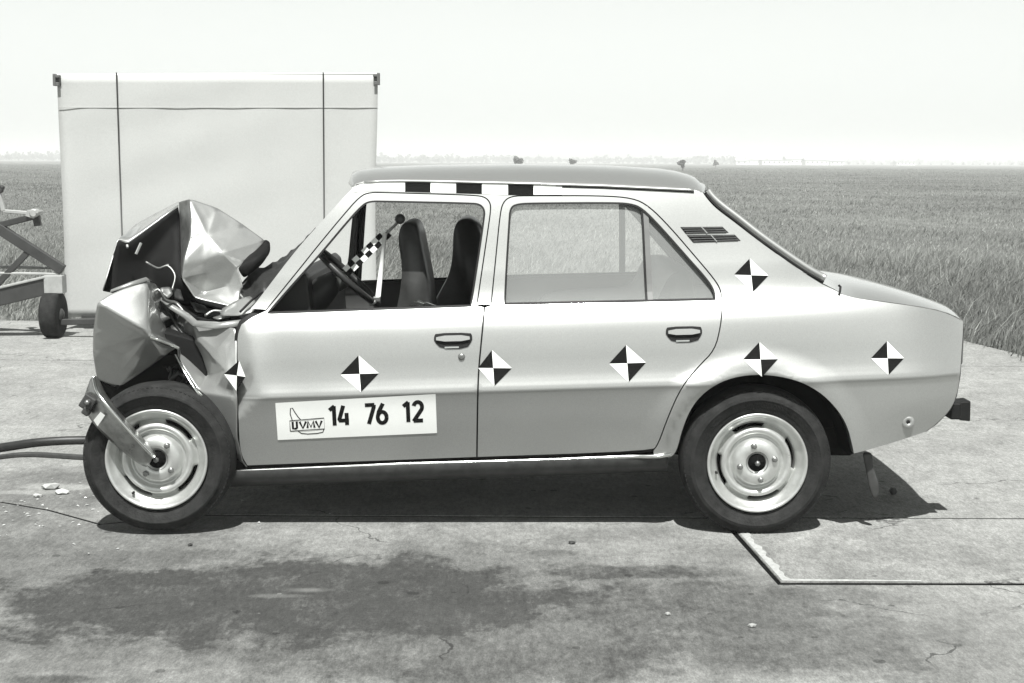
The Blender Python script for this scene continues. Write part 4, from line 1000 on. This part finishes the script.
# crushed cowl and windscreen rubber
cv = [(238, 288, 6.0), (246, 278, 6.03), (258, 268, 6.08), (264, 268, 6.05), (285, 257, 6.3), (303, 243, 6.4), (318, 226, 6.45), (312, 240, 6.2), (290, 272, 6.0), (268, 300, 5.86), (255, 307, 5.84), (245, 300, 5.88), (262, 285, 5.92), (280, 266, 6.12), (250, 290, 6.0)]
cf = [(0, 1, 14), (1, 2, 12, 14), (2, 3, 13, 12), (3, 4, 13), (4, 5, 7, 13), (5, 6, 7), (13, 7, 8), (12, 13, 8, 9), (14, 12, 9, 10), (0, 14, 10, 11)]
crumple('crushed_cowl', cv, cf, 'vinyl', car, .35, .006, 3, [(1, 12), (12, 9)], False, .03)
cv = [(238, 300, 5.80), (250, 296, 5.82), (258, 304, 5.76), (252, 313, 5.72), (238, 316, 5.72), (220, 316, 5.76), (222, 309, 5.80), (240, 309, 5.74)]
crumple('cowl_bracket', cv, [(0, 1, 7), (1, 2, 3, 7), (3, 4, 7), (4, 5, 6, 7), (6, 0, 7)], 'paint', car, .5, .004, 2)
# small torn pieces behind the wing
for q in ([(160, 288, 5.86), (170, 287, 5.88), (173, 294, 5.86), (168, 299, 5.84), (161, 293, 5.84)], [(212, 318, 5.80), (226, 314, 5.82), (231, 317, 5.80), (218, 320, 5.78)], [(172, 300, 5.88), (179, 303, 5.9), (183, 309, 5.86), (174, 306, 5.86)]):
    n = len(q); crumple('torn_bracket', q, [tuple(range(n))], 'dullmetal', car, .4, .006, 2)
for pts, rr, mt in (([(152, 287, 5.84), (160, 291, 5.82), (166, 300, 5.83), (176, 303, 5.86), (184, 312, 5.84)], .006, 'dullmetal'), ([(158, 298, 5.86), (168, 312, 5.88), (180, 330, 5.86), (190, 342, 5.84)], .005, 'darkmetal'),
        ([(146, 262, 5.98), (158, 268, 5.95), (168, 266, 5.95), (175, 276, 5.93), (172, 290, 5.9)], .004, 'dullmetal'), ([(205, 316, 5.82), (214, 311, 5.84), (228, 312, 5.83), (238, 306, 5.82)], .007, 'dullmetal'),
        ([(165, 362, 5.8), (172, 370, 5.78), (170, 380, 5.78), (180, 386, 5.78)], .008, 'darkmetal'), ([(184, 366, 5.76), (190, 374, 5.75), (186, 382, 5.75)], .006, 'dullmetal'), ([(240, 312, 5.70), (252, 300, 5.74), (262, 292, 5.80)], .005, 'rubber')):
    v, f = tube_v(spline([U(*p) for p in pts], 5), rr, 8); make('bent_rod', v, f, mt, car)
for q in ([(155, 310, 5.87), (163, 306, 5.89), (170, 318, 5.86), (160, 324, 5.85)], [(170, 326, 5.88), (182, 322, 5.9), (190, 334, 5.86), (178, 340, 5.85)], [(162, 360, 5.80), (172, 356, 5.82), (178, 364, 5.78), (168, 372, 5.78)], [(190, 302, 5.95), (204, 306, 5.97), (210, 313, 5.93), (196, 312, 5.92)], [(172, 288, 5.93), (180, 290, 5.95), (184, 300, 5.93), (175, 299, 5.92)]):
    crumple('torn_bracket', q, [(0, 1, 2, 3)], 'darkmetal', car, .7, .006, 2, (), False, .02)
# inner wing, luggage well and bulkhead: dark structure behind the wing
def inner(nm, px, ya, yb_, m='inner'):
    a = [U(p[0], p[1], ya) for p in px]; n = len(a); b = [Vector((p.x, yb_, p.z)) for p in a]
    o = make(nm, a + b, [tuple(range(n)), tuple(reversed(range(n, 2 * n)))] + [(i, i + n, (i + 1) % n + n, (i + 1) % n) for i in range(n)], m, car, False); return bev(o, .01)
inner('luggage_well', [(125, 300), (170, 305), (205, 318), (245, 316), (250, 400), (245, 478), (222, 478), (205, 410), (170, 385), (135, 378), (112, 388), (108, 340)], 5.93, 2 * YC - 5.93)
inner('inner_wing', [(160, 330), (192, 338), (236, 345), (240, 460), (228, 462), (214, 425), (196, 395), (176, 372), (158, 366)], 5.78, 5.94)
crumple('arch_shade_sheet', [(99, 380, 5.80), (114, 388, 5.80), (163, 353, 5.74), (180, 356, 5.76), (203, 393, 5.74), (196, 402, 5.80), (170, 388, 5.84), (140, 386, 5.84), (112, 402, 5.86), (101, 398, 5.84)],
        [(0, 1, 8, 9), (1, 2, 7, 8), (2, 3, 6, 7), (3, 4, 5, 6)], 'inner', car, .6, .004, 2, (), False, .01, .02)  # added dark sheet, hides lit ground and stands in for shade above the tyre
# bent suspension piece seen above the tyre
v, f = tube_v([U(170, 382, 5.74), U(178, 372, 5.74), U(186, 378, 5.74), U(178, 388, 5.76)], .012, 8, True); make('steering_arm', v, f, 'darkmetal', car)
# bumper strip bent across the wheel
bt = [(92.5, 377, 5.53), (97, 393, 5.45), (112, 412, 5.42), (133, 436, 5.42), (153, 457, 5.45)]
bb = [(83.5, 402, 5.55), (88, 415, 5.50), (101, 431, 5.48), (121, 449, 5.48), (147, 469, 5.485)]
V = [U(*p) for p in bt] + [U((p[0] + q[0]) / 2, (p[1] + q[1]) / 2, (p[2] + q[2]) / 2 - .012) for p, q in zip(bt, bb)] + [U(*q) for q in bb]
V += [U(p[0] + 5, p[1] - 1, p[2] + .05) for p in bt]
n = 5; Fc = []
for r0, r1 in ((0, 1), (1, 2), (3, 0)):
    for i in range(n - 1): Fc.append((r0 * n + i, r0 * n + i + 1, r1 * n + i + 1, r1 * n + i))
bo = make('bumper_strip', V, Fc, mat('scuffed_bumper_metal', .30, .32, .9, var=.45, vscale=18, rvar=.1), car, label='bent bright bumper strip lying across the front wheel')
at = bo.data.attributes.new('crease_edge', 'FLOAT', 'EDGE')
for e in bo.data.edges:
    if max(e.vertices) < n: at.data[e.index].value = .9
s = bo.modifiers.new('s', 'SUBSURF'); s.levels = s.render_levels = 2; s = bo.modifiers.new('solid', 'SOLIDIFY'); s.thickness = .006
v, f = tube_v(spline([U(p[0] + 1, p[1], p[2] - .006) for p in bt], 5), .0075, 8); make('bumper_edge', v, f, 'chrome', bo)
inner_b = [box_v(U(89, 402, 5.47), (.05, .05, .06), Matrix.Rotation(.6, 3, 'Y')), box_v(U(87, 411, 5.46), (.03, .04, .03), Matrix.Rotation(.6, 3, 'Y'))]
v, f = join(inner_b); bev(make('bumper_bracket', v, f, 'darkmetal', bo, False), .006)
v, f = lathe_v([(0, -.02), (.008, -.02), (.011, -.012), (.011, .01)], U(88, 402, 5.44), 6); make('bumper_bolt', v, f, 'dullmetal', bo)
q = [U(94, 420, 5.455), U(101, 411.5, 5.43), U(105.5, 415, 5.43), U(98, 426, 5.455)]; make('bright_patch', [p - Vector((0, .006, 0)) for p in q], [(0, 1, 2, 3)], 'white', bo)

# ------------------------------------------------------------------ underside
def plate_v(x0, x1, y0, y1, z0, z1): return box_v(((x0 + x1) / 2, (y0 + y1) / 2, (z0 + z1) / 2), (x1 - x0, y1 - y0, z1 - z0))
v, f = plate_v(-1.15, .62, Y0 + .12, 2 * YC - Y0 - .12, .27, .33)
bev(make('floor_pan', v, f, 'under', car, False), .01)
v, f = plate_v(.62, 1.46, Y0 + .34, 2 * YC - Y0 - .34, .25, .62); bev(make('engine_bay', v, f, 'under', car, False), .04)
v, f = plate_v(.60, 1.34, Y0 + .28, Y0 + .33, .38, .82); bev(make('wheel_well', v, f, 'under', car, False), .02)
v, f = plate_v(.60, 1.34, 2 * YC - Y0 - .33, 2 * YC - Y0 - .28, .38, .82); bev(make('wheel_well', v, f, 'under', car, False), .02)
for p, x in ((HUBR, 0), (HUBF, .0)):
    v, f = tube_v([(p.x, 5.72, p.z), (p.x, 2 * YC - 5.72, p.z)], .035, 10); make('axle_beam', v, f, 'under', car)
# wheel housing liner over the rear wheel
V = []; Fc = []
for i in range(25):
    a = R_(4 + 178 * i / 24); x = HUBR.x + .01 + .365 * math.cos(a); z = HUBR.z + .365 * math.sin(a) * 1.0
    V += [(x, Y0 + .05, z), (x, Y0 + .30, z)]
for i in range(24): Fc.append((2 * i, 2 * i + 1, 2 * i + 3, 2 * i + 2))
make('wheel_housing', V, Fc, 'under', car); make('wheel_housing', mirror_y([Vector(q) for q in V]), Fc, 'under', car)
# dark hanging flap behind the rear wheel
q = [(862, 452, 5.68), (872, 452, 5.68), (873, 468, 5.67), (879, 484, 5.66), (878.5, 496, 5.665), (874, 500, 5.67), (869, 488, 5.67), (866, 470, 5.68)]
crumple('hanging_flap', q, [(0, 1, 2, 7), (2, 3, 6, 7), (3, 4, 5, 6)], 'darkmetal', car, .3, .008, 2)

# ------------------------------------------------------------------ cabin
def slabseat(nm, px, Y, wd, m='seat'):
    a = [U(p[0], p[1], Y) for p in chaikin(px, 2)]; n = len(a); cx = sum((p.x for p in a)) / n; cz_ = sum((p.z for p in a)) / n; V = []
    for k, (dy, s) in enumerate(((-.5, .86), (-.44, .96), (-.3, 1), (.3, 1), (.44, .96), (.5, .86))):
        V += [Vector((cx + (p.x - cx) * s, Y + dy * wd + wd / 2, cz_ + (p.z - cz_) * (s * .3 + .7))) for p in a]
    Fc = [tuple(range(n)), tuple(reversed(range(5 * n, 6 * n)))]
    for k in range(5): Fc += [(k * n + i, k * n + n + i, k * n + n + (i + 1) % n, k * n + (i + 1) % n) for i in range(n)]
    return make(nm, V, Fc, m, car)
slabseat('front_seat', [(398, 236), (400, 226), (405, 221.5), (413, 221.5), (419, 229), (424, 255), (430, 285), (433, 318), (434, 355), (330, 380), (330, 352), (380, 345), (392, 325), (400, 295), (403, 268), (400, 250)], 5.93, .44)
slabseat('front_seat', [(453, 232), (456, 222), (463, 218), (473, 219), (481, 228), (487, 260), (490, 300), (492, 345), (395, 350), (395, 330), (425, 318), (438, 294), (449, 275), (453, 252)], 6.58, .44)
slabseat('rear_seat', [(668, 285), (676, 273), (690, 270), (700, 276), (700, 345), (540, 345), (540, 322), (560, 314), (645, 312), (658, 305)], 5.80, 1.12, 'trim')
v, f = plate_v(.72, 1.15, Y0 + .2, 2 * YC - Y0 - .2, .86, .88); make('parcel_shelf', v, f, 'trim', car, False)
inner('dashboard', [(262, 330), (272, 300), (284, 278), (300, 270), (307, 276), (310, 300), (314, 345), (270, 350)], 5.78, 2 * YC - 5.78, 'vinyl')
# steering column and wheel
cA, cB = U(300, 312, 5.93), U(337, 277, 5.93)
v, f = tube_v([cA, cA.lerp(cB, .35), cA.lerp(cB, .75), cB], [.075, .07, .055, .035], 12); make('steering_column', v, f, 'vinyl', car)
sc_ = U(347, 276, 5.93); ax = Vector((.66, .05, .72)).normalized(); e1 = Vector((.72, 0, -.68)); e1 = (e1 - ax * e1.dot(ax)).normalized(); e2 = ax.cross(e1)
v, f = tube_v([sc_ + (e1 * math.cos(t) + e2 * math.sin(t)) * .172 for t in [2 * math.pi * i / 40 for i in range(40)]], .0135, 10, True); stw = make('steering_wheel', v, f, 'vinyl', car)
for t in (0, math.pi): 
    v, f = bar_v(sc_ - ax * .03, sc_ + (e1 * math.cos(t) + e2 * math.sin(t)) * .168, .03, .01, ax); bev(make('spoke', v, f, 'darkmetal', stw, False), .003)
v, f = tube_v([cB, sc_ - ax * .03, sc_ - ax * .015], [.03, .045, .04], 14); make('hub', v, f, 'dullmetal', stw)
# checkered rod fixed to the steering wheel, with a white stay
rodt = empty('measuring_rod', U(345, 272, 5.865), label='black and white checkered rod with a ball end standing on the steering wheel', category='rod')
ra, rb = U(346, 272, 5.865), U(388, 232, 5.865); d_ = (rb - ra); Lr = d_.length; d_.normalize(); n_ = Vector((-d_.z, 0, d_.x)); K = 9; wd = .021
sq = {'white': [], 'black': []}
for i in range(K):
    for j in (0, 1):
        a = ra + d_ * Lr * i / K + n_ * wd * (j - 1); b = a + d_ * Lr / K; c = b + n_ * wd; d4 = a + n_ * wd
        q = [a, b, c, d4]; V = q + [p + Vector((0, .014, 0)) for p in q]
        sq['white' if (i + j) % 2 else 'black'].append((V, [(0, 1, 2, 3), (7, 6, 5, 4), (0, 4, 5, 1), (1, 5, 6, 2), (2, 6, 7, 3), (3, 7, 4, 0)]))
for k in sq:
    for V, Fc in sq[k]: make('check_square', V, Fc, k, rodt, False)
v, f = tube_v([rb - d_ * .02, U(398, 222, 5.865)], .006, 8); make('rod_tip', v, f, 'dullmetal', rodt)
bc = U(400, 219, 5.865); v, f = lathe_v([(.0005, -.021)] + [(.021 * math.cos(t), .021 * math.sin(t)) for t in np.linspace(-1.4, 1.4, 9)] + [(.0005, .021)], bc, 18); make('ball', v, f, 'darkmetal', rodt)
v, f = tube_v([U(385, 233, 5.85), U(378, 297, 5.85)], [.0085, .0105], 10); make('stay', v, f, 'rodwhite', rodt)
v, f = join([box_v(U(377, 299, 5.85), (.03, .03, .022)), box_v(U(373, 303, 5.845), (.03, .03, .014), Matrix.Rotation(-.5, 3, 'Y'))]); bev(make('clamp', v, f, 'dullmetal', rodt, False), .004)
# bright crumpled foil on the seat base by the sill
for a, b in (((414, 302), (424, 305)), ((418, 301), (436, 307)), ((411, 306), (420, 307))):
    v, f = bar_v(U(*a, 5.80), U(*b, 5.79), .012, .012); make('belt_buckle', v, f, 'chrome', car, False)

# ------------------------------------------------------------------ summer haze
HZ = mat('haze', .5); HZ.node_tree.nodes.clear(); nn = HZ.node_tree.nodes
ho = nn.new('ShaderNodeOutputMaterial'); pv = nn.new('ShaderNodeVolumePrincipled'); pv.inputs['Color'].default_value = (.985, 1, .985, 1); pv.inputs['Density'].default_value = .0010; pv.inputs['Anisotropy'].default_value = -.35
HZ.node_tree.links.new(pv.outputs[0], ho.inputs['Volume'])
v, f = box_v((0, 0, 10), (8000, 8000, 24)); make('haze', v, f, HZ, None, False, kind='stuff', label='pale summer haze over the field', category='haze')
